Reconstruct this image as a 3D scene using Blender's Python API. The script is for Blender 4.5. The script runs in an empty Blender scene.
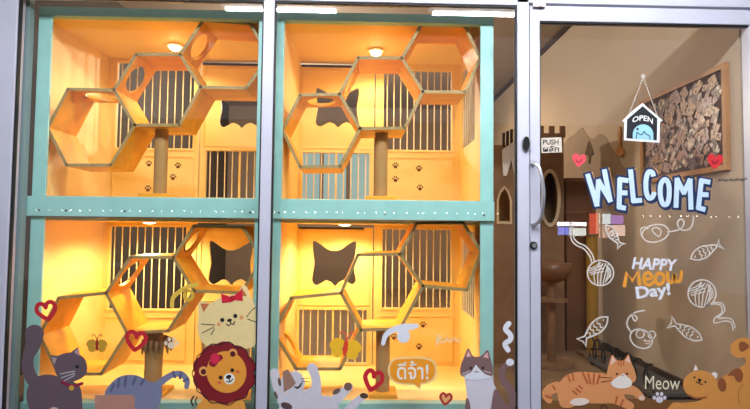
import bpy, bmesh, math, random
from mathutils import Vector, Matrix
from mathutils.geometry import tessellate_polygon
random.seed(7)
S = bpy.context.scene
COL = S.collection
pi = math.pi

# ------------------------------------------------------------------ camera
F = 530.0
CAM = Vector((0, -2.65, 0.97))
YAW, PITCH, ROLL = math.radians(1.3635), math.radians(2.6836), math.radians(0.6127)
fw = Vector((math.sin(YAW)*math.cos(PITCH), math.cos(YAW)*math.cos(PITCH), math.sin(PITCH)))
r0 = Vector((math.cos(YAW), -math.sin(YAW), 0))
u0 = r0.cross(fw)
RT = r0*math.cos(ROLL) + u0*math.sin(ROLL)
UP = -r0*math.sin(ROLL) + u0*math.cos(ROLL)
def ray(px, py):
    return fw + RT*((px-375)/F) - UP*((py-204.5)/F)
def at(px, py, Y):
    d = ray(px, py); return CAM + d*((Y-CAM.y)/d.y)
def atX(px, py, X):
    d = ray(px, py); return CAM + d*((X-CAM.x)/d.x)
def atZ(px, py, Z):
    d = ray(px, py); return CAM + d*((Z-CAM.z)/d.z)
cd = bpy.data.cameras.new('camera'); cam = bpy.data.objects.new('camera', cd); COL.objects.link(cam)
cd.sensor_width = 36; cd.lens = F/750*36; cd.clip_start = 0.05
cam.matrix_world = Matrix(((RT.x, UP.x, -fw.x, CAM.x), (RT.y, UP.y, -fw.y, CAM.y), (RT.z, UP.z, -fw.z, CAM.z), (0, 0, 0, 1)))
S.camera = cam

# ------------------------------------------------------------------ materials
def lin(c): 
    c = c/255; return c/12.92 if c <= .04045 else ((c+.055)/1.055)**2.4
MATS = {}
def mat(name, rgb, rough=.5, metal=0, var=.06, scale=8, emit=0, kind=None, bump=0):
    if name in MATS: return MATS[name]
    m = bpy.data.materials.new(name); m.use_nodes = True
    nt = m.node_tree; b = nt.nodes['Principled BSDF']
    c = [lin(x) for x in rgb]
    b.inputs['Roughness'].default_value = rough; b.inputs['Metallic'].default_value = metal
    tc = nt.nodes.new('ShaderNodeTexCoord'); src = tc.outputs['Object']
    if kind in ('wood', 'grain'):
        mp = nt.nodes.new('ShaderNodeMapping'); nt.links.new(src, mp.inputs[0])
        mp.inputs['Scale'].default_value = (1, .12, 1) if kind == 'wood' else (.15, 1, 1)
        src = mp.outputs[0]
    n = nt.nodes.new('ShaderNodeTexNoise'); n.inputs['Scale'].default_value = scale; n.inputs['Detail'].default_value = 4
    nt.links.new(src, n.inputs['Vector'])
    r = nt.nodes.new('ShaderNodeValToRGB')
    r.color_ramp.elements[0].position = .3; r.color_ramp.elements[1].position = .7
    r.color_ramp.elements[0].color = [x*(1-var) for x in c]+[1]
    r.color_ramp.elements[1].color = [min(1, x*(1+var)) for x in c]+[1]
    nt.links.new(n.outputs['Fac'], r.inputs['Fac']); nt.links.new(r.outputs['Color'], b.inputs['Base Color'])
    if bump:
        bp = nt.nodes.new('ShaderNodeBump'); bp.inputs['Strength'].default_value = bump; bp.inputs['Distance'].default_value = .004
        nt.links.new(n.outputs['Fac'], bp.inputs['Height']); nt.links.new(bp.outputs[0], b.inputs['Normal'])
    if emit:
        b.inputs['Emission Color'].default_value = c+[1]; b.inputs['Emission Strength'].default_value = emit
    MATS[name] = m; return m
def banded(name, rgb, rgb2, scale, rough=.8, axis='Z'):
    m = mat(name, rgb, rough); nt = m.node_tree; b = nt.nodes['Principled BSDF']
    tc = nt.nodes.new('ShaderNodeTexCoord'); w = nt.nodes.new('ShaderNodeTexWave'); w.bands_direction = axis
    w.inputs['Scale'].default_value = scale; w.inputs['Distortion'].default_value = .6
    nt.links.new(tc.outputs['Object'], w.inputs['Vector'])
    r = nt.nodes.new('ShaderNodeValToRGB')
    r.color_ramp.elements[0].color = [lin(x) for x in rgb]+[1]; r.color_ramp.elements[1].color = [lin(x) for x in rgb2]+[1]
    nt.links.new(w.outputs['Fac'], r.inputs['Fac']); nt.links.new(r.outputs['Color'], b.inputs['Base Color'])
    return m
def glass_mat(name, tint=(1, 1, 1), base=.045):
    m = bpy.data.materials.new(name); m.use_nodes = True; nt = m.node_tree; nt.nodes.clear()
    o = nt.nodes.new('ShaderNodeOutputMaterial'); mx = nt.nodes.new('ShaderNodeMixShader')
    t = nt.nodes.new('ShaderNodeBsdfTransparent'); t.inputs[0].default_value = (*tint, 1)
    g = nt.nodes.new('ShaderNodeBsdfGlossy'); g.inputs['Roughness'].default_value = .0
    lw = nt.nodes.new('ShaderNodeLayerWeight'); lw.inputs[0].default_value = .5
    p = nt.nodes.new('ShaderNodeMath'); p.operation = 'POWER'; p.inputs[1].default_value = 5
    ma = nt.nodes.new('ShaderNodeMath'); ma.operation = 'MULTIPLY_ADD'; ma.inputs[1].default_value = .8; ma.inputs[2].default_value = base
    nt.links.new(lw.outputs['Facing'], p.inputs[0]); nt.links.new(p.outputs[0], ma.inputs[0]); nt.links.new(ma.outputs[0], mx.inputs[0])
    nt.links.new(t.outputs[0], mx.inputs[1]); nt.links.new(g.outputs[0], mx.inputs[2]); nt.links.new(mx.outputs[0], o.inputs[0])
    return m
GLASS = glass_mat('clear_glass')

ALU = mat('white_aluminium', (196, 196, 212), .35, 0, .03)
GASKET = mat('black_rubber', (14, 16, 20), .6)
TEAL = mat('teal_paint', (160, 218, 210), .45, 0, .05, 14)
CREAM = mat('cream_paint', (248, 216, 142), .6, 0, .04, 3)
CREAMD = mat('cream_door_paint', (250, 216, 138), .55, 0, .04, 3)
BAR = mat('ivory_bar', (246, 232, 200), .4)
PLY = mat('honey_plywood', (234, 168, 42), .45, 0, .14, 14, kind='grain')
PLYE = mat('plywood_edge', (164, 142, 88), .6, 0, .15, 40)
SISAL = banded('sisal_rope', (150, 112, 62), (196, 158, 96), 55)
DARKM = mat('dark_metal', (50, 40, 32), .4, .4)
CHROME = mat('chrome', (225, 225, 230), .32, 1)
BLACK = mat('black_plastic', (16, 16, 18), .35)
PAW = mat('paw_brown', (96, 62, 34), .6)

# ------------------------------------------------------------------ object helpers
def wloc(o):
    v = Vector((0, 0, 0))
    while o: v += o.location; o = o.parent
    return v
def link(name, me, parent=None):
    o = bpy.data.objects.new(name, me); COL.objects.link(o)
    if parent: o.parent = parent
    return o
def obj(name, bm, mats, parent=None, origin=None, smooth=False):
    """bm in world coordinates -> one mesh object"""
    if not isinstance(mats, (list, tuple)): mats = [mats]
    bmesh.ops.recalc_face_normals(bm, faces=bm.faces[:])
    if origin is None:
        if parent: origin = wloc(parent)
        else:
            xs = [v.co for v in bm.verts]
            origin = Vector(((min(c.x for c in xs)+max(c.x for c in xs))/2, (min(c.y for c in xs)+max(c.y for c in xs))/2, min(c.z for c in xs)))
    for v in bm.verts: v.co -= origin
    if smooth:
        for f in bm.faces: f.smooth = True
    me = bpy.data.meshes.new(name); bm.to_mesh(me); bm.free()
    for m in mats: me.materials.append(m)
    o = link(name, me, parent)
    o.location = origin - (wloc(parent) if parent else Vector((0, 0, 0)))
    return o
def tag(o, label=None, cat=None, group=None, kind=None):
    if label: o['label'] = label
    if cat: o['category'] = cat
    if group: o['group'] = group
    if kind: o['kind'] = kind
    return o
def thing(name, loc, label, cat, group=None):
    o = link(name, None); o.location = loc; o.empty_display_size = .05
    return tag(o, label, cat, group)
def struct(name, bm, m, label, cat):
    return tag(obj(name, bm, m), label, cat, kind='structure')
def box(bm, x0, x1, y0, y1, z0, z1, mi=0):
    vs = [bm.verts.new((x, y, z)) for x in (x0, x1) for y in (y0, y1) for z in (z0, z1)]
    for q in ((0, 1, 3, 2), (4, 6, 7, 5), (0, 4, 5, 1), (2, 3, 7, 6), (0, 2, 6, 4), (1, 5, 7, 3)):
        bm.faces.new([vs[i] for i in q]).material_index = mi
    return bm
def B(*a, bev=0):
    bm = box(bmesh.new(), *a)
    if bev: bmesh.ops.bevel(bm, geom=bm.edges[:], offset=bev, segments=2, affect='EDGES', profile=.5)
    return bm
def plate(bm, loops, tf, t, mi=0, mside=None):
    """flat plate with holes: loops of 2D points, tf(u,v,w)->world, thickness t along w"""
    pts = [[Vector((u, v, 0)) for u, v in L] for L in loops]
    tris = tessellate_polygon(pts)
    flat = [p for L in pts for p in L]
    a = [bm.verts.new(tf(p.x, p.y, 0)) for p in flat]; b = [bm.verts.new(tf(p.x, p.y, t)) for p in flat]
    for tr in tris:
        if len(set(tr)) < 3: continue
        try:
            bm.faces.new([a[i] for i in tr]).material_index = mi
            bm.faces.new([b[i] for i in reversed(tr)]).material_index = mi
        except ValueError: pass
    k = 0
    for L in pts:
        n = len(L)
        for i in range(n):
            j = (i+1) % n
            try: bm.faces.new([a[k+i], a[k+j], b[k+j], b[k+i]]).material_index = mi if mside is None else mside
            except ValueError: pass
        k += n
    return bm
def tube(bm, pts, r, n=8, cap=True):
    pts = [Vector(p) for p in pts]; rings = []
    rr = r if isinstance(r, (list, tuple)) else [r]*len(pts)
    ref = None
    for i, p in enumerate(pts):
        d = (pts[min(i+1, len(pts)-1)] - pts[max(i-1, 0)]).normalized()
        if ref is None: ref = d.orthogonal().normalized()
        x = (ref - d*ref.dot(d)).normalized(); ref = x; y = d.cross(x)
        rings.append([bm.verts.new(p + x*rr[i]*math.cos(2*pi*k/n) + y*rr[i]*math.sin(2*pi*k/n)) for k in range(n)])
    for a, b in zip(rings, rings[1:]):
        for k in range(n): bm.faces.new([a[k], a[(k+1) % n], b[(k+1) % n], b[k]])
    if cap:
        bm.faces.new(rings[0][::-1]); bm.faces.new(rings[-1])
    return bm
def lathe(bm, c, prof, n=24):
    rings = [[bm.verts.new((c[0]+r*math.cos(2*pi*k/n), c[1]+r*math.sin(2*pi*k/n), c[2]+z)) for k in range(n)] for r, z in prof]
    for a, b in zip(rings, rings[1:]):
        for k in range(n): bm.faces.new([a[k], a[(k+1) % n], b[(k+1) % n], b[k]])
    bm.faces.new(rings[0][::-1]); bm.faces.new(rings[-1])
    return bm
def crom(pts, closed=True, n=6):
    P = [Vector((p[0], p[1])) for p in pts]; N = len(P); out = []
    for i in range(N if closed else N-1):
        g = (lambda k: P[k % N]) if closed else (lambda k: P[max(0, min(N-1, k))])
        a, b, c, d = g(i-1), g(i), g(i+1), g(i+2)
        for k in range(n):
            t = k/n
            out.append(tuple(.5*((2*b)+(-a+c)*t+(2*a-5*b+4*c-d)*t*t+(-a+3*b-3*c+d)*t**3)))
    if not closed: out.append(tuple(P[-1]))
    return out
def ell(cx, cy, rx, ry, rot=0, n=28):
    c, s = math.cos(math.radians(rot)), math.sin(math.radians(rot))
    return [(cx+rx*math.cos(2*pi*k/n)*c-ry*math.sin(2*pi*k/n)*s, cy+rx*math.cos(2*pi*k/n)*s+ry*math.sin(2*pi*k/n)*c) for k in range(n)]

# ------------------------------------------------------------------ setting
XR, ZC, YB = 1.98, 2.97, 6.0
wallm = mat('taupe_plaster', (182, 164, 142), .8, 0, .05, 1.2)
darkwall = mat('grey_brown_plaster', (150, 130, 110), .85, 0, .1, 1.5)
struct('floor', B(-2.3, XR+.1, .06, YB+.1, -.08, 0), mat('brown_floorboards', (142, 114, 82), .35, 0, .15, 5, kind='wood'), 'brown wooden shop floor behind the glass front', 'floor')
struct('ceiling', B(-2.3, XR+.1, .06, YB+.1, ZC, ZC+.1), mat('dim_ceiling', (150, 136, 120), .9), 'taupe ceiling of the shop interior', 'ceiling')
struct('wall_right', B(XR, XR+.1, .06, YB, 0, ZC), wallm, 'plain taupe side wall carrying the photo board', 'wall')
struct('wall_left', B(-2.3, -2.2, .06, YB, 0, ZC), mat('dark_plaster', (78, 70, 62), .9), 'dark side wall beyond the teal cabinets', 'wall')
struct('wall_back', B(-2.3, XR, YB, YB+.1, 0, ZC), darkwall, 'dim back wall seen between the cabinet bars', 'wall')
trimwood = mat('wainscot_wood', (118, 76, 44), .5, 0, .2, 6, kind='grain')
struct('trim_1', B(XR-.025, XR-.001, 1.95, YB, 0.0, 1.40), trimwood, 'brown timber panelling low on the taupe side wall', 'wall panelling')
struct('baseboard_right', B(XR-.015, XR-.001, .1, 1.94, 0.0, .07), mat('dark_baseboard', (70, 52, 40), .5), 'dark baseboard under the taupe side wall', 'baseboard')
struct('pavement', B(-6, 6, -12, -.06, -.1, 0.0), mat('grey_paving', (64, 62, 60), .8, 0, .15, 6), 'grey pavement in front of the shop', 'pavement')
struct('canopy_ceiling', B(-4, 4, -3.6, -.07, 3.3, 3.4), mat('canopy_board', (150, 140, 136), .8), 'canopy soffit over the pavement mirrored in the glass', 'canopy')
struct('wall_opposite', B(-7, 8, -12.3, -12.1, 0, 4), mat('far_facade', (60, 54, 52), .9), 'dark facade across the street mirrored in the door', 'wall')

struct('trim_10', B(XR-.035, XR-.001, .08, YB-.01, ZC-.045, ZC-.001), mat('dark_cornice', (58, 46, 40), .6), 'dark strip along the top of the taupe side wall', 'cornice')
# aluminium shop front: jambs, mullions, header as trims; panes as windows; the door
YF = -.02
def xw(px, py, Y=YF): return at(px, py, Y).x
def zw(px, py, Y=YF): return at(px, py, Y).z
xJ = (xw(18, 5)+xw(1, 385))/2
xM0 = (xw(264.6, 5)+xw(255, 395))/2; xM1 = (xw(275, 5)+xw(266.5, 395))/2
xD0 = (xw(517.8, 10)+xw(517.8, 390))/2; xDm = xw(530, 200); xD1 = xw(540.5, 200)
zH = (zw(290, .5)+zw(500, 4.5))/2; zDt = zw(640, 7.5); zDg = zw(640, 22.5)
XE = 2.16
struct('trim_2', B(xJ-.20, xJ, YF, .045, 0, 2.3, bev=.004), ALU, 'white aluminium jamb at the end of the shop front', 'door frame')
struct('trim_3', B(xM0, xM1, YF, .045, 0.0, zH, bev=.003), ALU, 'white aluminium mullion between the two cabinet windows', 'mullion')
struct('trim_4', B(xD0, xDm-.002, YF, .045, 0.0, zDt+.06, bev=.003), ALU, 'white aluminium mullion beside the glass door', 'mullion')
struct('trim_5', B(xJ, xD0, YF, .045, zH, zH+.12, bev=.003), ALU, 'white aluminium header over the cabinet windows', 'header')
struct('trim_6', B(xD0, XE, YF, .045, zDt+.012, zDt+.14, bev=.003), ALU, 'white aluminium header over the glass door', 'header')
struct('trim_7', B(xJ, xD0, YF, .045, 0, .04, bev=.003), ALU, 'white aluminium sill rail under the cabinet windows', 'sill')
jt = struct('trim_8', B(xw(17.5, 100, .05), xw(26, 100, .05), .05, .09, 0, ZC), mat('grey_teal_strip', (128, 156, 158), .5), 'narrow grey teal strip behind the glass beside the jamb', 'trim')
def pane(n, x0, x1, z0, z1, label):
    w = thing(n, ((x0+x1)/2, 0, z0), label, 'window'); w['kind'] = 'structure'
    obj('glass_pane', B(x0, x1, -.004, .004, z0, z1), GLASS, w)
    g = bmesh.new(); t = .008
    for a in ((x0, x0+t, z0, z1), (x1-t, x1, z0, z1), (x0+t, x1-t, z0, z0+t), (x0+t, x1-t, z1-t, z1)):
        box(g, a[0], a[1], -.010, .010, a[2], a[3])
    obj('gasket', g, GASKET, w)
    return w
pane('window_1', xJ, xM0, .04, zH, 'glass pane in front of the teal cabinets bearing the lion sticker')
pane('window_2', xM1, xD0, .04, zH, 'glass pane bearing the speech bubble sticker')
dr = thing('door_1', (1.2, 0, 0), 'glazed white aluminium shop door lettered with a welcome', 'door'); dr['kind'] = 'structure'
XD = XE-.12
obj('stile', B(xDm+.002, xD1, YF, .045, .02, zDt, bev=.004), ALU, dr)
obj('stile', B(XD-.06, XD, YF, .045, .02, zDt, bev=.004), ALU, dr)
obj('rail', B(xD1, XD-.06, YF+.002, .043, zDg, zDt, bev=.003), ALU, dr)
obj('rail', B(xD1, XD-.06, YF+.002, .043, .012, .04, bev=.003), ALU, dr)
obj('glass_pane', B(xD1, XD-.06, -.004, .004, .04, zDg), GLASS, dr)
g = bmesh.new(); t = .006
for a in ((xD1, xD1+t, .04, zDg), (xD1, XD-.06, zDg-t, zDg)): box(g, a[0], a[1], -.010, .010, a[2], a[3])
obj('gasket', g, GASKET, dr)
struct('trim_9', B(XD+.002, XE+.05, YF, .045, 0, zDt+.012, bev=.003), ALU, 'white aluminium jamb at the far side of the glass door', 'door frame')
# handle
a = at(532.5, 163, YF-.005); b_ = at(533.5, 224.5, YF-.005)
h = bmesh.new()
pts = crom([(a.x, a.z), (a.x+.022, a.z-.035), (a.x+.036, (a.z+b_.z)/2+.03), (a.x+.036, (a.z+b_.z)/2-.04), (b_.x+.022, b_.z+.03), (b_.x, b_.z)], False, 6)
n = len(pts)
tube(h, [(p[0], YF-.012-.045*math.sin(pi*i/(n-1))**.6, p[1]) for i, p in enumerate(pts)], .009, 10)
hd = tag(obj('door_handle', h, CHROME, dr, smooth=True))
for q in (a, b_):
    h = bmesh.new(); tube(h, [(q.x, YF, q.z), (q.x, YF-.012, q.z)], .014, 16); obj('handle_mount', h, CHROME, hd)
q = at(533.2, 245.3, YF)
h = bmesh.new(); tube(h, [(q.x, YF, q.z), (q.x, YF-.01, q.z)], .019, 20); lk = obj('lock', h, mat('dark_steel', (60, 60, 64), .3, .8), dr)
h = bmesh.new(); tube(h, [(q.x, YF-.01, q.z), (q.x, YF-.016, q.z)], .011, 16); obj('lock_cylinder', h, CHROME, lk)
q0 = at(533, 6, YF); 
h = B(q0.x-.004, q0.x+.06, YF-.02, YF, q0.z-.012, q0.z+.016, bev=.003); obj('pivot_bracket', h, mat('pivot_metal', (150, 138, 140), .35, .6), dr)
# oval sensor on the mullion
q = at(525.6, 144, YF)
sn = thing('door_sensor', (q.x, YF, q.z-.045), 'small black oval sensor on the mullion beside the door', 'sensor')
h = bmesh.new(); plate(h, [ell(q.x, q.z, .022, .041)], lambda u, v, w: Vector((u, YF-.0005-w, v)), .008); obj('rim', h, CHROME, sn)
h = bmesh.new(); plate(h, [ell(q.x, q.z, .0165, .035)], lambda u, v, w: Vector((u, YF-.008-w, v)), .008); obj('black_face', h, BLACK, sn)

# ------------------------------------------------------------------ teal cat cabinets
Y0, Y1 = .12, .86
def zx(px, py, Y=Y0): p = at(px, py, Y); return p.z
Lx0, Lx1 = xw(35.5, 100, Y0), xw(49, 100, Y0)
Rx0, Rx1 = xw(480.5, 100, Y0), xw(493.5, 100, Y0)
Cx0, Cx1 = xw(257, 110, Y0), xw(283, 110, Y0)
zTt = (zx(40, 6)+zx(480, 16))/2; zTb = (zx(60, 15.5)+zx(270, 21.5)+zx(470, 23))/3
zMt = (zx(40, 196.5)+zx(480, 200.3))/2; zMb = (zx(40, 216.8)+zx(480, 220.2))/2
zBt = zx(430, 403); zB0 = .03
CATHEAD = [(-.96, .98), (-.62, .84), (-.3, .62), (0, .56), (.3, .62), (.62, .84), (.96, .98), (.97, .55), (.90, .1), (.92, -.35), (.99, -.75), (.84, -.92), (.66, -.84), (.44, -.74), (.22, -.84), (.05, -1.0), (-.12, -.84), (-.36, -.76), (-.58, -.88), (-.8, -.97), (-.98, -.8), (-.96, -.45), (-.90, 0), (-.96, .5)]
def catloop(cx, cz, hw, hh):
    L = []
    P = CATHEAD; N = len(P)
    for i in range(N): L.append((cx+P[i][0]*hw, cz+P[i][1]*hh))
    return crom(L, True, 4)
def rect(x0, x1, z0, z1): return [(x0, z0), (x1, z0), (x1, z1), (x0, z1)]
YD = Y1  # front face of the back doors
def bars(door, x0, x1, z0, z1, n):
    me = None
    for i in range(n):
        x = x0+(x1-x0)*(i+.5)/n
        if me is None:
            bm = bmesh.new(); tube(bm, [(0, 0, 0), (0, 0, z1-z0)], .0042, 8)
            me = bpy.data.meshes.new('bar'); bm.to_mesh(me); bm.free(); me.materials.append(BAR)
        o = link('bar', me, door); o.location = Vector((x, YD+.012, z0)) - wloc(door)
def paw(door, px, py, s=.02):
    c = at(px, py, YD)
    bm = bmesh.new(); tf = lambda u, v, w: Vector((u, YD-.002+w, v))
    plate(bm, [ell(c.x, c.z-.3*s, .62*s, .52*s, 0, 14)], tf, .0019)
    for dx, dz in ((-.85, .3), (-.32, .85), (.32, .85), (.85, .3)):
        plate(bm, [ell(c.x+dx*s, c.z+dz*s, .25*s, .33*s, 0, 10)], tf, .0019)
    obj('paw_print', bm, PAW, door)
def raised(bm, x0, x1, z0, z1, w=.012):
    for a in ((x0, x1, z0, z0+w), (x0, x1, z1-w, z1), (x0, x0+w, z0+w, z1-w), (x1-w, x1, z0+w, z1-w)):
        box(bm, a[0], a[1], YD-.006, YD, a[2], a[3])
def door_bars(cab, x0, x1, z0, z1, bx0, bx1, bz0, bz1, nb, paws, knob):
    d = link('back_door', None, cab); d.location = Vector(((x0+x1)/2, YD, z0)) - wloc(cab)
    bm = bmesh.new(); plate(bm, [rect(x0, x1, z0, z1), rect(bx0, bx1, bz0, bz1)], lambda u, v, w: Vector((u, YD+w, v)), .022)
    raised(bm, bx0-.014, bx1+.014, bz0-.014, bz1+.014)
    raised(bm, bx0-.014, bx1+.014, z0+.03, bz0-.05, .006)
    obj('door_panel', bm, CREAMD, d)
    bars(d, bx0, bx1, bz0, bz1, nb)
    for p in paws: paw(d, *p)
    return d
def door_cat(cab, x0, x1, z0, z1, cx, cz, hw, hh, bx0, bx1, bz0, bz1, nb):
    d = link('back_door', None, cab); d.location = Vector(((x0+x1)/2, YD, z0)) - wloc(cab)
    bm = bmesh.new(); plate(bm, [rect(x0, x1, z0, z1), catloop(cx, cz, hw, hh), rect(bx0, bx1, bz0, bz1)], lambda u, v, w: Vector((u, YD+w, v)), .022)
    raised(bm, bx0-.014, bx1+.014, bz0-.014, bz1+.014)
    raised(bm, x0+.02, x1-.02, bz1+.03, z1-.03, .006)
    obj('door_panel', bm, CREAMD, d)
    bars(d, bx0, bx1, bz0, bz1, nb)
    bm = B((bx0+bx1)/2-.006, (bx0+bx1)/2+.006, YD+.004, YD+.02, bz0, bz1); obj('window_mullion', bm, CREAMD, d)
    bm = B(x0+.01, x1-.06, YD-.012, YD, z1-.012, z1); obj('hinge_rail', bm, DARKM, d)
    return d
def X(px, py=200): return at(px, py, YD).x
def Z(px, py): return at(px, py, YD).z
def cabinet(up):
    z0 = zMt if up else zB0; z1 = zTt if up else zMb-.002
    fz = z0+.004 if up else zBt      # inner floor
    cz = zTb+.012 if up else zMb-.02
    c = thing('cat_cabinet', ((Lx0+Rx1)/2, (Y0+Y1)/2, z0),
              'upper teal framed two-bay cat cabinet standing on the studded teal beam' if up else 'lower teal framed two-bay cat cabinet below the studded teal beam', 'cat cabinet')
    for x0, x1 in ((Lx0, Lx1), (Cx0, Cx1), (Rx0, Rx1)):
        obj('frame_post', B(x0, x1, Y0, Y0+.014, z0, z1, bev=.002), TEAL, c)
    if up: obj('frame_beam', B(Lx0, Rx1, Y0-.003, Y0+.045, zTb, zTt, bev=.002), TEAL, c)
    else: obj('frame_beam', B(Lx0-.01, Rx1, Y0-.01, Y0+.045, zB0, zBt, bev=.002), TEAL, c)
    obj('side_panel', B(Lx0+.002, Lx0+.016, Y0+.016, Y1+.02, z0, z1-.002), CREAM, c)
    gz0, gz1 = (Z(455, 151), Z(455, 76)) if up else (Z(455, 308), z1-.06)
    sp = bmesh.new(); plate(sp, [rect(Y0+.016, Y1+.02, z0, z1-.002), rect(.40, .80, gz0, gz1)], lambda u, v, w: Vector((Rx0+.03+w, u, v)), .014)
    so = obj('side_panel', sp, CREAM, c)
    gm = None
    for k in range(7):
        if gm is None:
            gb = bmesh.new(); tube(gb, [(0, 0, 0), (0, 0, gz1-gz0)], .0042, 8); gm = bpy.data.meshes.new('bar'); gb.to_mesh(gm); gb.free(); gm.materials.append(BAR)
        o = link('bar', gm, so); o.location = Vector((Rx0+.037, .40+.40*(k+.5)/7, gz0)) - wloc(so)
    obj('partition', B(Cx1-.03, Cx1-.004, Y0+.016, Y1, z0, z1-.002), CREAM, c)
    obj('cabinet_roof', B(Lx0+.016, Rx0+.030, Y0+.045, Y1+.02, cz, cz+.015), CREAM, c)
    obj('cabinet_base', B(Lx0+.016, Rx0+.030, Y0+.045, Y1+.02, fz-.015, fz), CREAM, c)
    xa, xb = Lx0+.016, Cx1-.03; xc, xd = Cx1-.004, Rx0+.03
    s1 = X(198); s2 = X(374)
    dz0, dz1 = fz, cz
    if up:
        door_bars(c, xa, s1-.004, dz0, dz1, X(113.5), X(191), Z(150, 148), Z(150, 63), 10, [(149, 164), (178, 166), (173, 177.5), (148, 189)], 0)
        door_cat(c, s1+.004, xb, dz0, dz1-.02, X(239), Z(239, 108), X(261)-X(239), .133, X(205), X(272), dz0+.02, Z(230, 151), 9)
        door_cat(c, xc, s2-.004, dz0, dz1-.02, X(336), Z(336, 107.5), X(358)-X(336), .133, X(302), X(369), dz0+.02, Z(336, 153), 9)
        door_bars(c, s2+.004, xd, dz0, dz1, X(383), X(451), Z(420, 150), Z(420, 71), 10, [(395.5, 166), (395.5, 179.5), (419, 169), (420, 188)], 1)
    else:
        door_bars(c, xa, s1-.004, dz0, dz1, X(111.5), X(187), Z(150, 309), dz1-.03, 10, [], 0)
        door_cat(c, s1+.004, xb, dz0, dz1-.02, X(232), Z(232, 263), X(254)-X(232), .145, X(205), X(272), Z(240, 365), Z(240, 306), 9)
        door_cat(c, xc, s2-.004, dz0, dz1-.02, X(335), Z(335, 263.5), X(357)-X(335), .149, X(301), X(368), Z(335, 363), Z(335, 310), 9)
        door_bars(c, s2+.004, xd, dz0, dz1, X(383), X(451), Z(420, 308), dz1-.03, 10, [(423, 325), (419, 347), (394, 337)], 1)
    # side grille on the inner face of the end panel
    return c, fz, cz
cabL, fzL, czL = cabinet(False)
cabU, fzU, czU = cabinet(True)
# studded beam between them
bm = thing('cabinet_divider', ((Lx0+Rx1)/2, Y0, zMb), 'teal painted beam with screw heads between the upper and lower cabinets', 'beam')
obj('beam_board', B(Lx0-.045, Rx1, Y0-.02, Y0+.0-.0005, zMb, zMt-.002, bev=.002), TEAL, bm)
scm = bpy.data.meshes.new('screw_head'); h = bmesh.new(); tube(h, [(0, 0, 0), (0, -.003, 0)], .005, 10); h.to_mesh(scm); h.free(); scm.materials.append(DARKM)
for px in (39, 66, 125, 250, 279, 385, 484):
    s_ = link('screw_head', scm, bm); p = at(px, 212, Y0-.02); s_.location = Vector((p.x, Y0-.02, zMb+.03)) - bm.location

# ceiling lamps inside the bays
LAMPM = mat('warm_lamp', (255, 214, 150), .4, emit=40)
def lamp(px, py, zc, label, e):
    p = atZ(px, py, zc-.015)
    t_ = thing('ceiling_spotlight', (p.x, p.y, zc), label, 'lamp', None)
    h = bmesh.new(); lathe(h, (p.x, p.y, zc), [(.045, -.001), (.05, -.012), (.036, -.016)]); obj('housing', h, mat('lamp_rim', (250, 240, 220), .4), t_)
    h = bmesh.new(); lathe(h, (p.x, p.y, zc-.016), [(.034, -.0005), (.03, -.012), (.016, -.02), (.004, -.022)]); obj('bulb', h, LAMPM, t_, smooth=True)
    ld = bpy.data.lights.new('lamp_light', 'SPOT'); ld.spot_size = math.radians(168); ld.spot_blend = .5; ld.energy = e; ld.color = (1, .85, .43); ld.shadow_soft_size = .03
    lo = bpy.data.objects.new('lamp_light', ld); COL.objects.link(lo); lo.parent = t_; lo.location = (0, 0, -.05)
    return t_
EL = 13.5
lU1 = lamp(175, 47, czU, 'lit spotlight on the upper cabinet ceiling in the bay beside the end jamb', EL)
lU2 = lamp(376, 52, czU, 'lit spotlight on the upper cabinet ceiling in the bay nearer the glass door', EL)
for px, lab in ((150, 'spotlight under the beam above the lion sticker bay'), (345, 'spotlight under the beam above the speech bubble bay')):
    p = at(px, 200, .55); 
    t_ = thing('ceiling_spotlight', (p.x, .55, czL), lab, 'lamp')
    h = bmesh.new(); lathe(h, (p.x, .55, czL), [(.045, -.0005), (.05, -.003), (.036, -.005)]); obj('housing', h, mat('lamp_rim', (250, 240, 220), .4), t_)
    h = bmesh.new(); lathe(h, (p.x, .55, czL-.005), [(.034, -.0005), (.03, -.003), (.016, -.005), (.004, -.006)]); obj('bulb', h, LAMPM, t_, smooth=True)
    ld = bpy.data.lights.new('lamp_light', 'SPOT'); ld.spot_size = math.radians(168); ld.spot_blend = .5; ld.energy = EL*1.85; ld.color = (1, .85, .43); ld.shadow_soft_size = .03
    lo = bpy.data.objects.new('lamp_light', ld); COL.objects.link(lo); lo.parent = t_; lo.location = (0, 0, -.05)

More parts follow.
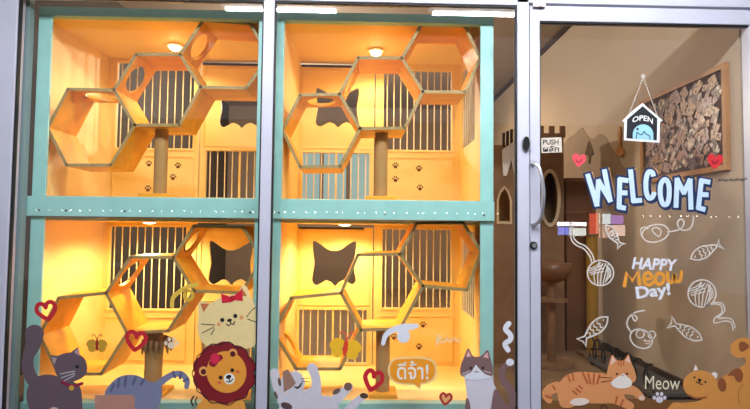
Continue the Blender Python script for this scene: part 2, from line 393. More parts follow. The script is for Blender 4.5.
# honeycomb climbing trees
HY0, HY1, TH = .165, .43, .016
def honeycomb(V, cells, holes, post, zfloor, label, base=None, tuft=None):
    P = {k: at(v[0], v[1], HY0) for k, v in V.items()}
    px = (post[0]+post[1])/2; yb = (HY0+HY1)/2
    pc = at(px, post[2], yb-.03)
    r = (at(post[1], post[2], yb-.03).x-at(post[0], post[2], yb-.03).x)/2
    t_ = thing('honeycomb_cat_tree', (pc.x, yb-.03, zfloor), label, 'cat tree')
    used = set()
    for ci in (1, 0, 2):
        ks = cells[ci]; bm = bmesh.new()
        for i in range(6):
            a, b = ks[i], ks[(i+1) % 6]
            if frozenset((a, b)) in used: continue
            used.add(frozenset((a, b)))
            A, Bp = P[a], P[b]; d = Vector((Bp.x-A.x, 0, Bp.z-A.z)); L = d.length; d.normalize(); nn = Vector((-d.z, 0, d.x))
            ex = .0035
            loops = [[(-ex, 0), (L+ex, 0), (L+ex, HY1-HY0), (-ex, HY1-HY0)]]
            if frozenset((a, b)) in holes: loops.append(ell(L/2, (HY1-HY0)/2, L*.36, (HY1-HY0)*.36, 0, 24))
            tf = lambda u, v, w, A=A, d=d, nn=nn: Vector((A.x, HY0, A.z))+d*u+Vector((0, v, 0))+nn*(w-TH/2)
            n0 = len(bm.faces); plate(bm, loops, tf, TH, 0)
            bm.faces.ensure_lookup_table()
            for f in bm.faces[n0:]:
                if all(abs(v.co.y-HY0) < 1e-5 for v in f.verts): f.material_index = 1
        obj('hexagon_cell', bm, [PLY, PLYE], t_)
    h = bmesh.new(); tube(h, [(pc.x, yb-.03, zfloor+.02), (pc.x, yb-.03, pc.z-TH/2)], r, 20); obj('scratching_post', h, SISAL, t_, smooth=False)
    bw = base or .085
    obj('base_board', B(pc.x-bw, pc.x+bw, yb-.03-.085, yb-.03+.085, zfloor, zfloor+.02, bev=.003), PLY, t_)
    if tuft:
        q = at(tuft[0], tuft[1], yb-.06); h = bmesh.new()
        for k in range(15):
            an = 2*pi*k/15; rr = r+.012
            c0 = Vector((q.x+r*math.cos(an), yb-.03+r*math.sin(an), q.z))
            tube(h, [c0+Vector((0, 0, .03)), c0+Vector((math.cos(an)*.02, math.sin(an)*.02, .01+.015*random.random())), c0+Vector((math.cos(an)*.03, math.sin(an)*.03, -.035-.02*random.random()))], [.012, .014, .003], 6)
        obj('rope_tuft', h, mat('brown_rope', (140, 104, 62), .9), t_)
    return t_
def H(*k): return frozenset(k)
V = dict(a=(68, 89), b=(114, 90), c=(134.5, 125), d=(111, 165), e=(66.5, 165), f=(47.5, 128), g=(136, 54.5), h=(180, 54.5), i=(200.5, 87), j=(179.5, 125), k=(203, 20.5), l=(250, 23.5), m=(269, 57), n=(246, 88))
CELLS = ('abcdef', 'ghijcb', 'hklmni')
honeycomb(V, CELLS, {H('a', 'b'), H('b', 'g'), H('h', 'k')}, (155.5, 168.5, 126), fzU, 'three-cell honeycomb cat tree in the upper cabinet bay beside the end jamb')
V = dict(a=(300, 95), b=(339.6, 94), c=(360, 128.5), d=(340, 166.5), e=(300, 167), f=(282.5, 130), g=(358, 57.7), h=(402, 58), i=(423, 91.6), j=(404.6, 128), k=(421, 25), l=(465, 26), m=(480, 58), n=(465, 92))
honeycomb(V, CELLS, {H('a', 'b'), H('b', 'g')}, (375, 388, 129), fzU, 'three-cell honeycomb cat tree in the upper cabinet nearer the glass door')
V = dict(a=(58.5, 298), b=(106, 293), c=(127, 333), d=(101, 374), e=(58.5, 374), f=(39.5, 335), g=(130.7, 257), h=(173.4, 257.5), i=(194, 291), j=(168, 331), k=(194, 226), l=(243, 227), m=(262, 260), n=(241, 293))
honeycomb(V, CELLS, {H('b', 'g'), H('h', 'k')}, (146, 163, 332), fzL, 'three-cell honeycomb cat tree with a frayed rope post behind the striped cat sticker', tuft=(155, 345))
V = dict(a=(291, 298), b=(341, 293), c=(361, 330), d=(340, 369), e=(296, 369), f=(274, 333), g=(358, 255), h=(400, 254), i=(423, 286), j=(400, 329), k=(417, 223), l=(463, 222), m=(481, 252), n=(467, 290))
honeycomb(V, CELLS, {H('e', 'f')}, (376, 390, 330), fzL, 'three-cell honeycomb cat tree in the lower cabinet behind the speech bubble sticker', base=.075)

# ------------------------------------------------------------------ shop interior beyond the door
WOOD = mat('castle_board', (136, 100, 66), .6, 0, .15, 10)
BEIGE = mat('beige_trim', (206, 182, 142), .6)
WHITE = mat('white_paint', (225, 222, 218), .5)
HOLE = mat('castle_inside', (60, 36, 22), .8)
def crenel(bm, x0, x1, z0, hgt, n, y0, y1):
    w = (x1-x0)/(2*n-1)
    for i in range(n): box(bm, x0+2*i*w, x0+(2*i+1)*w, y0, y1, z0, z0+hgt)
YC = 1.6
c1 = at(541, 137, YC); c2 = at(563.5, 137, YC)
ct = thing('cat_castle', ((c1.x+c2.x)/2, YC+.12, 0), 'brown castle-shaped cat tower with battlements and an oval doorway behind the push sign', 'cat castle')
bm = bmesh.new(); oc = at(549.5, 198, YC)
xl, xr = c1.x-.10, c2.x
plate(bm, [rect(xl, xr, 0, c1.z), ell(oc.x, oc.z, .062, .205)], lambda u, v, w: Vector((u, YC+w, v)), .018)
box(bm, xl, xl+.018, YC+.018, YC+.26, 0, c1.z); box(bm, xr-.018, xr, YC+.018, YC+.26, 0, c1.z); box(bm, xl+.018, xr-.018, YC+.24, YC+.26, 0, c1.z)
box(bm, xl-.012, xr+.012, YC-.012, YC+.272, c1.z, c1.z+.03)
obj('tower_wall', bm, WOOD, ct)
bm = bmesh.new(); crenel(bm, xl-.012, xr+.012, c1.z+.03, .06, 4, YC-.012, YC+.008); obj('battlement', bm, WOOD, ct)
bm = bmesh.new(); plate(bm, [ell(oc.x, oc.z, .088, .235), ell(oc.x, oc.z, .062, .205)], lambda u, v, w: Vector((u, YC-.014+w, v)), .014); obj('oval_door_trim', bm, BEIGE, ct)
# low castle wall running on towards the side wall
p0 = at(566, 178, 1.66); p1 = at(598, 176, 1.66)
lw = thing('castle_fence', ((p0.x+p1.x)/2, 1.7, 0), 'low brown cardboard-coloured castle wall beyond the pink heart sticker', 'cat castle')
bm = bmesh.new(); box(bm, p0.x, p1.x-.02, 1.66, 1.72, 0, p0.z-.03); obj('wall_board', bm, trimwood, lw)
bm = bmesh.new(); box(bm, p0.x-.01, p1.x-.01, 1.645, 1.735, p0.z-.03, p0.z); obj('top_ledge', bm, WOOD, lw)
# second tower glimpsed between the cabinet and the mullion
YC2 = 1.25
a0 = at(494, 160, YC2); a1 = at(519, 160, YC2); zt = at(505, 141, YC2).z
c2t = thing('cat_castle', ((a0.x+a1.x)/2, YC2+.1, 0), 'castle-shaped cat house with white gable and arched doorway beside the cabinet', 'cat castle')
bm = bmesh.new(); ac = at(504, 205, YC2)
arch = [(ac.x-.042, ac.z-.12), (ac.x+.042, ac.z-.12), (ac.x+.042, ac.z+.03), (ac.x+.025, ac.z+.09), (ac.x, ac.z+.12), (ac.x-.025, ac.z+.09), (ac.x-.042, ac.z+.03)]
plate(bm, [rect(a0.x-.1, a1.x, 0, zt-.03), arch], lambda u, v, w: Vector((u, YC2+w, v)), .018)
box(bm, a0.x-.1, a1.x, YC2+.2, YC2+.218, 0, zt-.03); box(bm, a1.x-.018, a1.x, YC2+.018, YC2+.2, 0, zt-.03)
obj('house_wall', bm, WOOD, c2t)
bm = bmesh.new()
q = [at(502, 150, YC2), at(517, 139, YC2), at(521, 143, YC2), at(521, 176, YC2), at(514.5, 176, YC2), at(511, 160, YC2), at(506, 176, YC2), at(502.5, 176, YC2)]
plate(bm, [[(p.x, p.z) for p in q]], lambda u, v, w: Vector((u, YC2-.016+w, v)), .015); obj('white_gable', bm, WHITE, c2t)
bm = bmesh.new()
for px in (503.5, 507.5, 511.5, 515.5):
    p = at(px, 138-(px-503)*.45, YC2); box(bm, p.x-.008, p.x+.008, YC2-.014, YC2+.016, zt-.04, p.z+.035)
obj('battlement', bm, HOLE, c2t)
bm = bmesh.new(); plate(bm, [[(ac.x+(u-ac.x)*1.35, ac.z+(v-ac.z)*1.18) for u, v in arch], arch], lambda u, v, w: Vector((u, YC2-.013+w, v)), .013); obj('arch_trim', bm, BEIGE, c2t)
# bowl bed on a pedestal
YP = 1.2; p = at(551, 263, YP)
bb = thing('cat_bowl_bed', (p.x, YP, 0), 'round brown wooden bowl bed on a pedestal just inside the door', 'cat bed')
R_ = at(571, 263, YP).x-p.x
h = bmesh.new(); lathe(h, (p.x, YP, p.z), [(R_*.35, -.14), (R_*.75, -.11), (R_*.95, -.06), (R_, 0), (R_*.9, 0), (R_*.8, -.05), (R_*.5, -.09), (.01, -.1)]); obj('bowl', h, mat('bowl_wood', (124, 84, 54), .45, 0, .15, 8), bb, smooth=True)
h = bmesh.new(); lathe(h, (p.x, YP, p.z-.14), [(.03, 0), (.03, -p.z+.17)]); obj('pedestal', h, WOOD, bb, smooth=False)
h = bmesh.new(); lathe(h, (p.x, YP, 0), [(.15, .001), (.15, .03), (.02, .03)]); obj('foot', h, WOOD, bb)
zt2 = at(551, 301, YP).z
h = bmesh.new(); lathe(h, (p.x, YP, zt2), [(.04, 0), (R_*.8, 0), (R_*.8, .02), (.04, .02)]); obj('lower_shelf', h, WOOD, bb)
# yellow scratching post
YQ = 1.56; p = at(591.5, 236, YQ); r = (at(597, 236, YQ).x-at(586, 236, YQ).x)/2
yp = thing('scratching_post', (p.x, YQ, 0), 'tall mustard yellow scratching post by the low castle wall', 'scratching post')
h = bmesh.new(); tube(h, [(p.x, YQ-.0, .025), (p.x, YQ, p.z)], r, 20); obj('post', h, banded('yellow_rope', (150, 108, 30), (180, 136, 44), 60), yp)
h = bmesh.new(); lathe(h, (p.x, YQ, p.z), [(r*1.3, 0), (r*1.3, .02), (.005, .025)]); obj('cap', h, WOOD, yp)
obj('base_board', B(p.x-.12, p.x+.12, YQ-.12, YQ+.03, 0, .025, bev=.003), WOOD, yp)

# things on the side wall
def wall_poly(pts, t=.004, smooth=True):
    w = [atX(px, py, XR) for px, py in pts]
    L = [(q.y, q.z) for q in w]
    if smooth: L = crom(L, True, 4)
    bm = bmesh.new(); plate(bm, [L], lambda u, v, w_: Vector((XR-.001-w_, u, v)), t); return bm
mu = thing('hill_mural', atX(585, 174, XR), 'grey brown cutout of hills with a dark tree fixed on the side wall', 'mural')
obj('hills', wall_poly([(562, 176), (562, 150), (568, 139), (574, 135), (579, 130), (583, 128), (588, 136), (594, 139), (600, 134), (606, 137), (611, 148), (618, 156), (622, 165), (626, 176)]), mat('hill_grey', (152, 132, 112), .8), mu)
bm = wall_poly([(590, 141), (593, 148), (594.5, 154), (591.5, 156), (591, 163), (589.5, 163), (589.5, 156), (586.5, 154), (588, 147)])
for v in bm.verts: v.co.x -= .006
obj('tree', bm, mat('tree_brown', (84, 66, 44), .8), mu)
tag(obj('wall_ornament', wall_poly([(620, 128), (622, 129), (622, 146), (625, 150), (624, 155), (620, 156), (617, 154), (617, 149), (620, 146)], .012), mat('ornament_gold', (190, 130, 62), .5)), 'small golden hanging ornament on the side wall beside the open sign', 'ornament')
# photo board
n1 = atX(727.5, 62, XR-.01); n0 = atX(728, 168, XR-.01); f1 = atX(640, 102, XR-.02)
yN, yFar = n1.y, f1.y; zb, ztp = n0.z-.01, n1.z
pb = thing('photo_board', (XR, (yN+yFar)/2, zb), 'wood framed board crowded with small cat photos on the taupe wall', 'photo board')
fm = mat('frame_oak', (168, 120, 70), .5, 0, .15, 12)
bm = bmesh.new(); fwid = .03
for a in ((yN, yFar, ztp-fwid, ztp), (yN, yFar, zb, zb+fwid), (yN, yN+fwid, zb+fwid, ztp-fwid), (yFar-fwid, yFar, zb+fwid, ztp-fwid)):
    box(bm, XR-.026, XR-.001, a[0], a[1], a[2], a[3])
obj('frame', bm, fm, pb)
obj('backing', B(XR-.012, XR-.002, yN+fwid, yFar-fwid, zb+fwid, ztp-fwid), mat('cork', (84, 58, 42), .9, 0, .5, 22), pb)
pcs = [(92, 66, 50), (138, 100, 72), (176, 142, 112), (110, 92, 84), (204, 180, 156), (70, 48, 38), (150, 116, 104), (228, 206, 176)]
pms = []
for i, (c0, c1_, c2_) in enumerate([((58, 40, 32), (140, 104, 82), (206, 184, 164)), ((84, 56, 44), (170, 130, 104), (60, 44, 40)), ((120, 90, 78), (70, 50, 44), (216, 196, 170)), ((92, 74, 72), (176, 148, 136), (110, 70, 54)), ((60, 46, 40), (190, 150, 112), (120, 92, 76))]):
    m = mat('photo_print_%d' % i, c0, .3, 0, 0, 1); rp = [n for n in m.node_tree.nodes if n.type == 'VALTORGB'][0]; nz_ = [n for n in m.node_tree.nodes if n.type == 'TEX_NOISE'][0]
    nz_.inputs['Scale'].default_value = 22+5*i
    rp.color_ramp.elements[0].position = .36; rp.color_ramp.elements[1].position = .66
    e_ = rp.color_ramp.elements.new(.5)
    for el, cc in zip(rp.color_ramp.elements, (c0, c1_, c2_)): el.color = [lin(x) for x in cc]+[1]
    pms.append(m)
nx, nz = 11, 9
for i in range(nx):
    for j in range(nz):
        y = yN+fwid+.04+(yFar-yN-2*fwid-.08)*(i+.5+random.uniform(-.25, .25))/nx
        z = zb+fwid+.03+(ztp-zb-2*fwid-.06)*(j+.5+random.uniform(-.2, .2))/nz
        hw_, hh_ = random.uniform(.024, .052), random.uniform(.016, .036); an = random.uniform(-1.2, 1.2)
        ca, sa = math.cos(an), math.sin(an); lay = .0122+.0012*((i*3+j*5) % 7)
        bm = bmesh.new()
        plate(bm, [[(y+sx*hw_*ca-sz*hh_*sa, z+sx*hw_*sa+sz*hh_*ca) for sx, sz in ((-1, -1), (1, -1), (1, 1), (-1, 1))]], lambda u, v, w: Vector((XR-lay-w, u, v)), .0009)
        obj('photo', bm, random.choice(pms), pb)
# handwriting on the wall
def ribbon2(pts, w):
    P = [Vector(p) for p in pts]; L = []; Rr = []
    for i, p in enumerate(P):
        d = (P[min(i+1, len(P)-1)]-P[max(0, i-1)])
        d = d.normalized() if d.length > 1e-9 else Vector((1, 0)); n_ = Vector((-d.y, d.x))
        ww = w[i] if isinstance(w, (list, tuple)) else w
        L.append(p+n_*ww/2); Rr.append(p-n_*ww/2)
    return L, Rr
wr = [(718+i*.62, 180.2-.02*i+(1.8 if i % 7 in (0, 3) else .9)*(-1)**i*(.0 if i % 9 == 8 else 1)) for i in range(48)]
bm = bmesh.new()
wp = [atX(a, b, XR-.001) for a, b in wr]
tube(bm, wp, .0014, 4); tag(obj('wall_lettering', bm, BLACK), 'thin line of dark handwriting on the wall under the photo board', 'lettering')

# low black scroll rack with dark shoes along the side wall
q0 = atZ(606, 358, .02); q1 = atZ(692, 388, .02)
rk = thing('shoe_rack', (XR-.16, .92, 0), 'low black scrolled wire rack on the floor along the taupe wall', 'rack')
ya, yb_ = .42, 1.3
obj('tray', B(XR-.30, XR-.03, ya, yb_, .02, .04), mat('dark_tray', (84, 78, 74), .6), rk)
for yy in (ya+.05, yb_-.05):
    for xx in (XR-.28, XR-.05):
        obj('foot', B(xx-.012, xx+.012, yy-.012, yy+.012, 0, .02), BLACK, rk)
h = bmesh.new(); pts = []
for k in range(81):
    t_ = k/80; an = t_*2*pi*6
    pts.append((XR-.28, ya+.02+(yb_-ya-.04)*t_+.055*math.sin(an), .125+.075*math.cos(an)))
tube(h, pts, .006, 8); obj('wire_scroll', h, BLACK, rk, smooth=True)
h = bmesh.new()
for yy in (ya+.01, yb_-.01): tube(h, [(XR-.28, yy, .04), (XR-.28, yy, .10), (XR-.06, yy, .10), (XR-.06, yy, .04)], .006, 8)
obj('end_hoop', h, BLACK, rk)

# ------------------------------------------------------------------ stickers on the glass
YG = -.0045
def dec_rgb(c): 
    return c
DM = {}
def dm(r, g, b, name=None):
    k = (r, g, b)
    if k not in DM: DM[k] = mat(name or 'vinyl_%d_%d_%d' % k, k, .55, 0, .03, 30)
    return DM[k]
class Decal:
    def __init__(s, name, cx, cy, label, cat='window sticker', group=None, z0=0):
        s.z0 = z0; s.o = thing(name, at(cx, cy, YG), label, cat, group)
    def y(s, layer): return YG-(s.z0+layer)*.0007
    def poly(s, part, pts, m, layer=0, smooth=True, holes=None):
        bm = bmesh.new(); Y = s.y(layer)
        f = lambda L: [(q.x, q.z) for q in (at(a, b, Y) for a, b in L)]
        loops = [f(crom(pts) if smooth else pts)]+[f(h_) for h_ in (holes or [])]
        plate(bm, loops, lambda u, v, w: Vector((u, Y-w, v)), .0006)
        return obj(part, bm, m, s.o)
    def ell(s, part, cx, cy, rx, ry, m, layer=0, rot=0): return s.poly(part, ell(cx, cy, rx, ry, rot), m, layer, False)
    def stroke(s, part, lines, w, m, layer=0, smooth=True, cap='round'):
        """lines: list of point lists, w: width px (or list of radii*2 per control point for a single line)"""
        bm = bmesh.new(); Y = s.y(layer)
        for k, L in enumerate(lines):
            closed = len(L) > 3 and L[0] == L[-1]
            if smooth and len(L) > 2:
                n_ = 6
                pts = crom(L[:-1], True, n_) if closed else crom(L, False, n_)
                ws = w
                if isinstance(w, (list, tuple)):
                    ws = [];
                    for i in range(len(L)-1): ws += [w[i]+(w[i+1]-w[i])*j/n_ for j in range(n_)]
                    ws.append(w[-1])
                if closed: pts = pts+[pts[0]]
            else: pts = L; ws = w
            lo, ro = ribbon2(pts, ws); K = min(k, 12)*.00005
            Pw = lambda q, dy: bm.verts.new(Vector((at(q[0], q[1], Y).x, Y-dy-K, at(q[0], q[1], Y).z)))
            if closed:
                mid = ((pts[1][0]+pts[-2][0])/2, 0)
                d = (Vector(pts[1])-Vector(pts[-2])).normalized(); n2 = Vector((-d.y, d.x)); ww = ws if not isinstance(ws, (list, tuple)) else ws[0]
                lo[0] = lo[-1] = Vector(pts[0])+n2*ww/2; ro[0] = ro[-1] = Vector(pts[0])-n2*ww/2
            fl = [Pw(q, .0006) for q in lo]; fr = [Pw(q, .0006) for q in ro]; bl = [Pw(q, 0) for q in lo]; br = [Pw(q, 0) for q in ro]
            for i in range(len(lo)-1):
                for a, b in ((fl, fr), (fr, br), (br, bl), (bl, fl)):
                    bm.faces.new([a[i], a[i+1], b[i+1], b[i]])
            if not closed and cap == 'round':
                for i in (0, -1):
                    ww = (ws if not isinstance(ws, (list, tuple)) else ws[i])
                    if ww > .9:
                        loops = [[(q.x, q.z) for q in (at(a, b, Y) for a, b in ell(pts[i][0], pts[i][1], ww/2, ww/2, 0, 14))]]
                        plate(bm, loops, lambda u, v, w_: Vector((u, Y-w_-K-.00004*(2+i), v)), .0006)
        return obj(part, bm, m, s.o)
    def each(s, part, lines, *a, **k):
        for L in lines: s.stroke(part, [L], *a, **k)
    def text(s, part, body, x0, y0, x1, y1, m, layer=0, bold=.0, rot=0, shear=0, arch=0):
        cu = bpy.data.curves.new('t', 'FONT'); cu.body = body; cu.offset = bold; cu.resolution_u = 3; cu.shear = shear
        to = bpy.data.objects.new('t', cu); COL.objects.link(to)
        dg = bpy.context.evaluated_depsgraph_get(); me = bpy.data.meshes.new_from_object(to.evaluated_get(dg))
        bpy.data.objects.remove(to); bpy.data.curves.remove(cu)
        xs = [v.co.x for v in me.vertices]; ys = [v.co.y for v in me.vertices]
        ax, bx, ay, by = min(xs), max(xs), min(ys), max(ys)
        cx, cy = (x0+x1)/2, (y0+y1)/2; c, sn_ = math.cos(math.radians(rot)), math.sin(math.radians(rot)); Y = s.y(layer)
        bm = bmesh.new(); bm.from_mesh(me); bpy.data.meshes.remove(me)
        for v in bm.verts:
            u = (v.co.x-ax)/(bx-ax)-.5; w_ = (v.co.y-ay)/(by-ay)-.5
            dx = u*(x1-x0); dy = -w_*(y1-y0) + arch*(u*2)**2
            q = at(cx+dx*c-dy*sn_, cy+dx*sn_+dy*c, Y); v.co = Vector((q.x, Y-.0004, q.z))
        return obj(part, bm, m, s.o)
def scale_pts(o, sc, pts): return [(o[0]+a/sc, o[1]+b/sc) for a, b in pts]
WH = dm(226, 230, 240); CRM = dm(238, 214, 152); RED = dm(196, 34, 48); DK = dm(40, 26, 28); PNK = dm(226, 176, 172)
LINE = dm(224, 216, 206)

def whiskers(d, ls, m=DK, layer=4, w=.8): d.stroke('whiskers', ls, w, m, layer, smooth=False)

# dark grey cat with collar
G = dm(104, 86, 96)
d = Decal('cat_sticker', 57, 409, 'dark plum grey cat sticker with red collar and bell')
d.poly('body', [(37, 377), (48, 374.5), (60, 377), (74, 382), (80, 387), (82, 398), (82, 412), (78, 424), (40, 424), (30, 410), (26.5, 396), (29, 385)], G, 0)
d.stroke('tail', [[(34.5, 334), (33, 345), (28.5, 356), (28, 368), (33, 380), (42, 386)]], [19, 15, 11.5, 12, 13, 13], G, 0.3)
d.poly('head', [(54, 366), (57, 357), (66, 353), (76, 353), (84, 358), (87, 366), (86, 374), (78, 380), (67, 382), (58, 377)], G, 1)
d.poly('ear', [(51, 355), (58, 356), (54, 367)], G, 1.5, False); d.poly('inner_ear', [(52, 357), (57, 358), (54, 365)], dm(190, 160, 170), 2, False)
d.poly('ear', [(71, 352), (78, 347), (80.5, 358)], G, 1.5, False); d.poly('inner_ear', [(74, 352), (78, 348.5), (79.5, 356)], dm(190, 160, 170), 2, False)
d.ell('eye', 77.3, 366.6, 2, 1.8, dm(14, 20, 30), 2)
d.stroke('collar', [[(62, 382), (72, 386), (82, 383.5)]], 3, dm(150, 30, 70), 2); d.ell('bell', 71.5, 388, 2.6, 2.6, dm(214, 170, 60), 3)
whiskers(d, [[(75, 371), (60, 374)], [(75, 373), (61, 378)], [(75, 375), (64, 381)]], dm(210, 206, 214), 2)
d.ell('paw', 54, 410, 4.5, 3, dm(220, 190, 180), 2)

# tabby cat peering into a box
T = dm(128, 132, 160); TS = dm(92, 96, 132)
d = Decal('cat_sticker', 135, 409, 'blue grey striped cat sticker climbing into a pinkish box')
d.poly('body', [(105, 396), (108, 387), (117, 378), (128, 374.8), (139, 376), (148, 381), (158, 384), (162, 391), (161, 400), (158, 408), (155, 414), (140, 420), (110, 410)], T, 0)
d.stroke('tail', [[(155, 387), (165, 379), (173, 374.5), (181, 374), (187, 380), (186.5, 387)]], [8, 6.5, 6, 6, 5.5, 4.5], T, .4)
d.each('stripe', [[(111, 391), (114, 384)], [(118, 387), (119, 379)], [(125, 386), (126, 377)], [(133, 384), (136, 376.5)], [(141, 384), (144, 379.5)], [(173, 372), (175, 377)], [(181, 373), (180, 378)], [(188, 379), (184, 381)]], 2.6, TS, 1, smooth=False)
d.poly('box', [(95, 395), (133, 395), (136, 399), (140, 399), (141, 424), (95, 424)], dm(190, 138, 122), 1.5, False)
for a, b in (((138, 399), (137.5, 412)), ((154, 400), (153, 413))): d.stroke('hind_leg', [[a, b]], 6, T, 2, smooth=False)

# cream cat head with bow
d = Decal('cat_sticker', 228, 347, 'cream cat face sticker wearing a red bow above the lion')
d.poly('face', [(198, 305), (202, 301), (211, 303), (220, 297.5), (231, 294.5), (238, 293), (242.5, 285), (247.5, 288), (251, 298), (255, 306), (255.5, 325), (255, 345), (240, 349), (215, 349), (201, 341), (197.5, 328), (198.5, 315)], CRM, 0)
d.poly('ear_patch', [(200.5, 303.5), (209.5, 303.5), (203.5, 312)], dm(196, 112, 62), 1, False); d.poly('ear_patch', [(241.5, 287), (247, 296), (240, 296)], dm(196, 112, 62), 1, False)
d.ell('eye', 222.3, 320, 2.1, 2.1, DK, 1); d.ell('eye', 235.3, 316, 2.1, 2.1, DK, 1)
d.ell('cheek', 219, 324, 2, 2, dm(236, 160, 100), 1); d.ell('cheek', 241.5, 317.5, 2, 2, dm(236, 160, 100), 1)
d.ell('nose', 229.5, 320.3, 2.4, 1.6, DK, 1.2, -15); d.stroke('mouth', [[(226.5, 324), (229, 325.5), (230.8, 323), (230, 321)], [(230.8, 323), (233.5, 324.4), (234.5, 321.5)]], 1, DK, 1)
whiskers(d, [[(201, 324), (215, 325)], [(202, 333), (214, 327)], [(211, 335), (214.5, 328.5)], [(246.5, 317), (251, 311), (256, 307)], [(247.5, 319), (256, 322)]], DK, 1)
d.poly('bow', [(221, 293.5), (231, 297), (233, 296.5), (242, 289), (243, 301), (235, 300), (231.5, 302), (222, 303)], dm(212, 24, 52), 2, False); d.ell('bow_knot', 232.5, 298.3, 2.6, 2.8, dm(180, 12, 40), 3)
# yellow curl
d = Decal('ribbon_sticker', 182, 295, 'curly mustard yellow ribbon sticker beside the cream cat face', z0=1)
d.stroke('ribbon', [[(172, 306), (173, 298), (179, 292), (187, 287), (197, 284.5)]], 4.2, dm(224, 188, 74), 0); d.stroke('loop', [[(184, 290), (192, 292), (192, 298), (187, 300), (184.5, 296), (186, 289)]], 3.2, dm(212, 172, 60), .5)

# lion
d = Decal('lion_sticker', 225, 403, 'smiling lion sticker with a dark red scalloped mane', z0=4)
mane = []
for k in range(72):
    an = 2*pi*k/72; rr = 30+1.3*abs(math.sin(an*5))*2
    mane.append((224.3+rr*math.cos(an)*.99, 373+rr*math.sin(an)*.97))
d.poly('body', [(200, 402), (214, 398), (240, 399), (246, 409), (248, 424), (195, 424)], dm(232, 160, 66), -1)
d.poly('mane', mane, dm(132, 22, 34), 0, False)
for c_, a in (((197, 355), -10), ((245, 352), 20), ((196, 390), 0), ((249, 388), 0)): pass
ol = [(224.3+(33.2 if k % 2 else 30.5)*math.cos(2*pi*k/22)*.97, 373.5+(33.2 if k % 2 else 30.5)*math.sin(2*pi*k/22)*.96) for k in range(22)]
d.stroke('mane_outline', [ol+[ol[0]]], 1, DK, 1)
d.ell('face', 226.5, 372, 20, 21, dm(238, 158, 56), 1.5, -10)
for a, b in ((203.5, 371.2), (232.8, 353.5)):
    d.ell('ear', a, b, 4.6, 4.8, dm(236, 170, 90), 1.2); d.ell('inner_ear', a, b+.5, 2.6, 2.8, dm(90, 20, 30), 1.8)
d.poly('hair_tuft', [(209, 364), (213, 357), (220, 354.5), (223, 358), (219, 362), (214, 367)], dm(150, 20, 44), 2.2); d.ell('hair_flower', 215, 358.5, 4.8, 5.4, dm(214, 40, 78), 3)
d.ell('eye', 220.7, 377.5, 2, 2, DK, 2.2); d.ell('eye', 232.3, 370.2, 2, 2, DK, 2.2); d.ell('cheek', 219.5, 382.5, 1.9, 1.5, dm(226, 96, 70), 2.2); d.ell('cheek', 237.6, 371.6, 1.9, 1.5, dm(226, 96, 70), 2.2)
d.ell('muzzle', 229.3, 378.8, 5.6, 5.6, dm(244, 240, 232), 2.2); d.ell('nose', 228.6, 376.8, 2.8, 2, DK, 3, -20); d.stroke('mouth', [[(227, 381.5), (230, 381.8), (232.8, 379)], [(229, 377), (230, 381.6)]], 1, DK, 3)
d = Decal('motion_mark_sticker', 193, 401, 'pair of black curved motion marks beside the lion')
d.stroke('mark', [[(193.5, 396.5), (191.3, 401), (193, 405.5)]], 1.8, DK); d.stroke('mark', [[(197, 397.5), (195.4, 401), (196.8, 404.5)]], 1.4, DK)

# hearts
def heart(cx, cy, w, h, rot=0):
    pts = [(0, .95), (-.55, .45), (-.98, -.15), (-.85, -.75), (-.45, -.92), (-.1, -.68), (0, -.4), (.1, -.68), (.45, -.92), (.85, -.75), (.98, -.15), (.55, .45)]
    c, s = math.cos(math.radians(rot)), math.sin(math.radians(rot))
    return [(cx+a*w*c-b*h*s, cy+a*w*s+b*h*c) for a, b in pts]
for cx, cy, w, h, rot, sw, lab in ((46.5, 311, 9.5, 9, -12, 4.2, 'thick red outlined heart sticker above the dark grey cat'), (136, 341, 9.5, 9.5, 8, 4.2, 'thick red outlined heart sticker above the striped cat'),
                                  (373, 380.5, 8.6, 10, 14, 4.4, 'tilted thick red outlined heart sticker beside the lying white cat'), (445.7, 399, 5.6, 5.8, 8, 2.4, 'small dark red outlined heart sticker under the speech bubble')):
    d = Decal('heart_sticker', cx, cy, lab, group=None); hp = heart(cx, cy, w, h, rot)
    hc = crom(hp)
    n6 = 6*6
    d.stroke('outline', [hc[:n6+1][::4], (hc[n6:]+hc[:1])[::4]], sw, RED if sw > 3 else dm(176, 50, 48), 0)
    if sw < 3: d.poly('fill', heart(cx, cy, w-1, h-1, rot), dm(240, 176, 110), -.5)
for cx, cy, w, rgb, lab in ((579, 160.3, 7, (232, 72, 84), 'small pink smiling heart sticker under the push sign'), (715, 161.5, 8, (216, 44, 52), 'small red scribbled heart sticker over the corner of the photo board')):
    d = Decal('heart_sticker', cx, cy, lab); d.poly('heart', heart(cx, cy, w, w, 6), dm(*rgb), 0)
    d.stroke('smile', [[(cx-3, cy-.5), (cx-.5, cy+2), (cx+2.8, cy-.8)]], 1.2, dm(120, 20, 40), 1)

# butterflies
def butterfly(cx, cy, s, rot, yl, rd, an, lab, z0=0):
    d = Decal('butterfly_sticker', cx, cy, lab, z0=z0)
    c, sn_ = math.cos(math.radians(rot)), math.sin(math.radians(rot))
    tr = lambda x, y: (cx+(x*c-y*sn_)*s, cy+(x*sn_+y*c)*s)
    for sx in (-1, 1):
        q = tr(sx*.55, -.12); d.ell('wing', q[0], q[1], .48*s, .36*s, yl, 0, rot+sx*25); q = tr(sx*.48, .38); d.ell('wing', q[0], q[1], .38*s, .33*s, yl, .5, rot-sx*25)
        d.stroke('antenna', [[tr(sx*.03, -.45), tr(sx*.15, -.85), tr(sx*.4, -.95), tr(sx*.42, -.75)]], max(.8, .07*s), an, 1)
    q = tr(0, .05); d.ell('body', q[0], q[1], .15*s, .55*s, rd, 1.5, rot)
butterfly(97, 344.6, 10.5, 0, dm(200, 154, 48), dm(160, 40, 24), dm(90, 50, 20), 'small gold butterfly sticker seen inside a honeycomb cell')
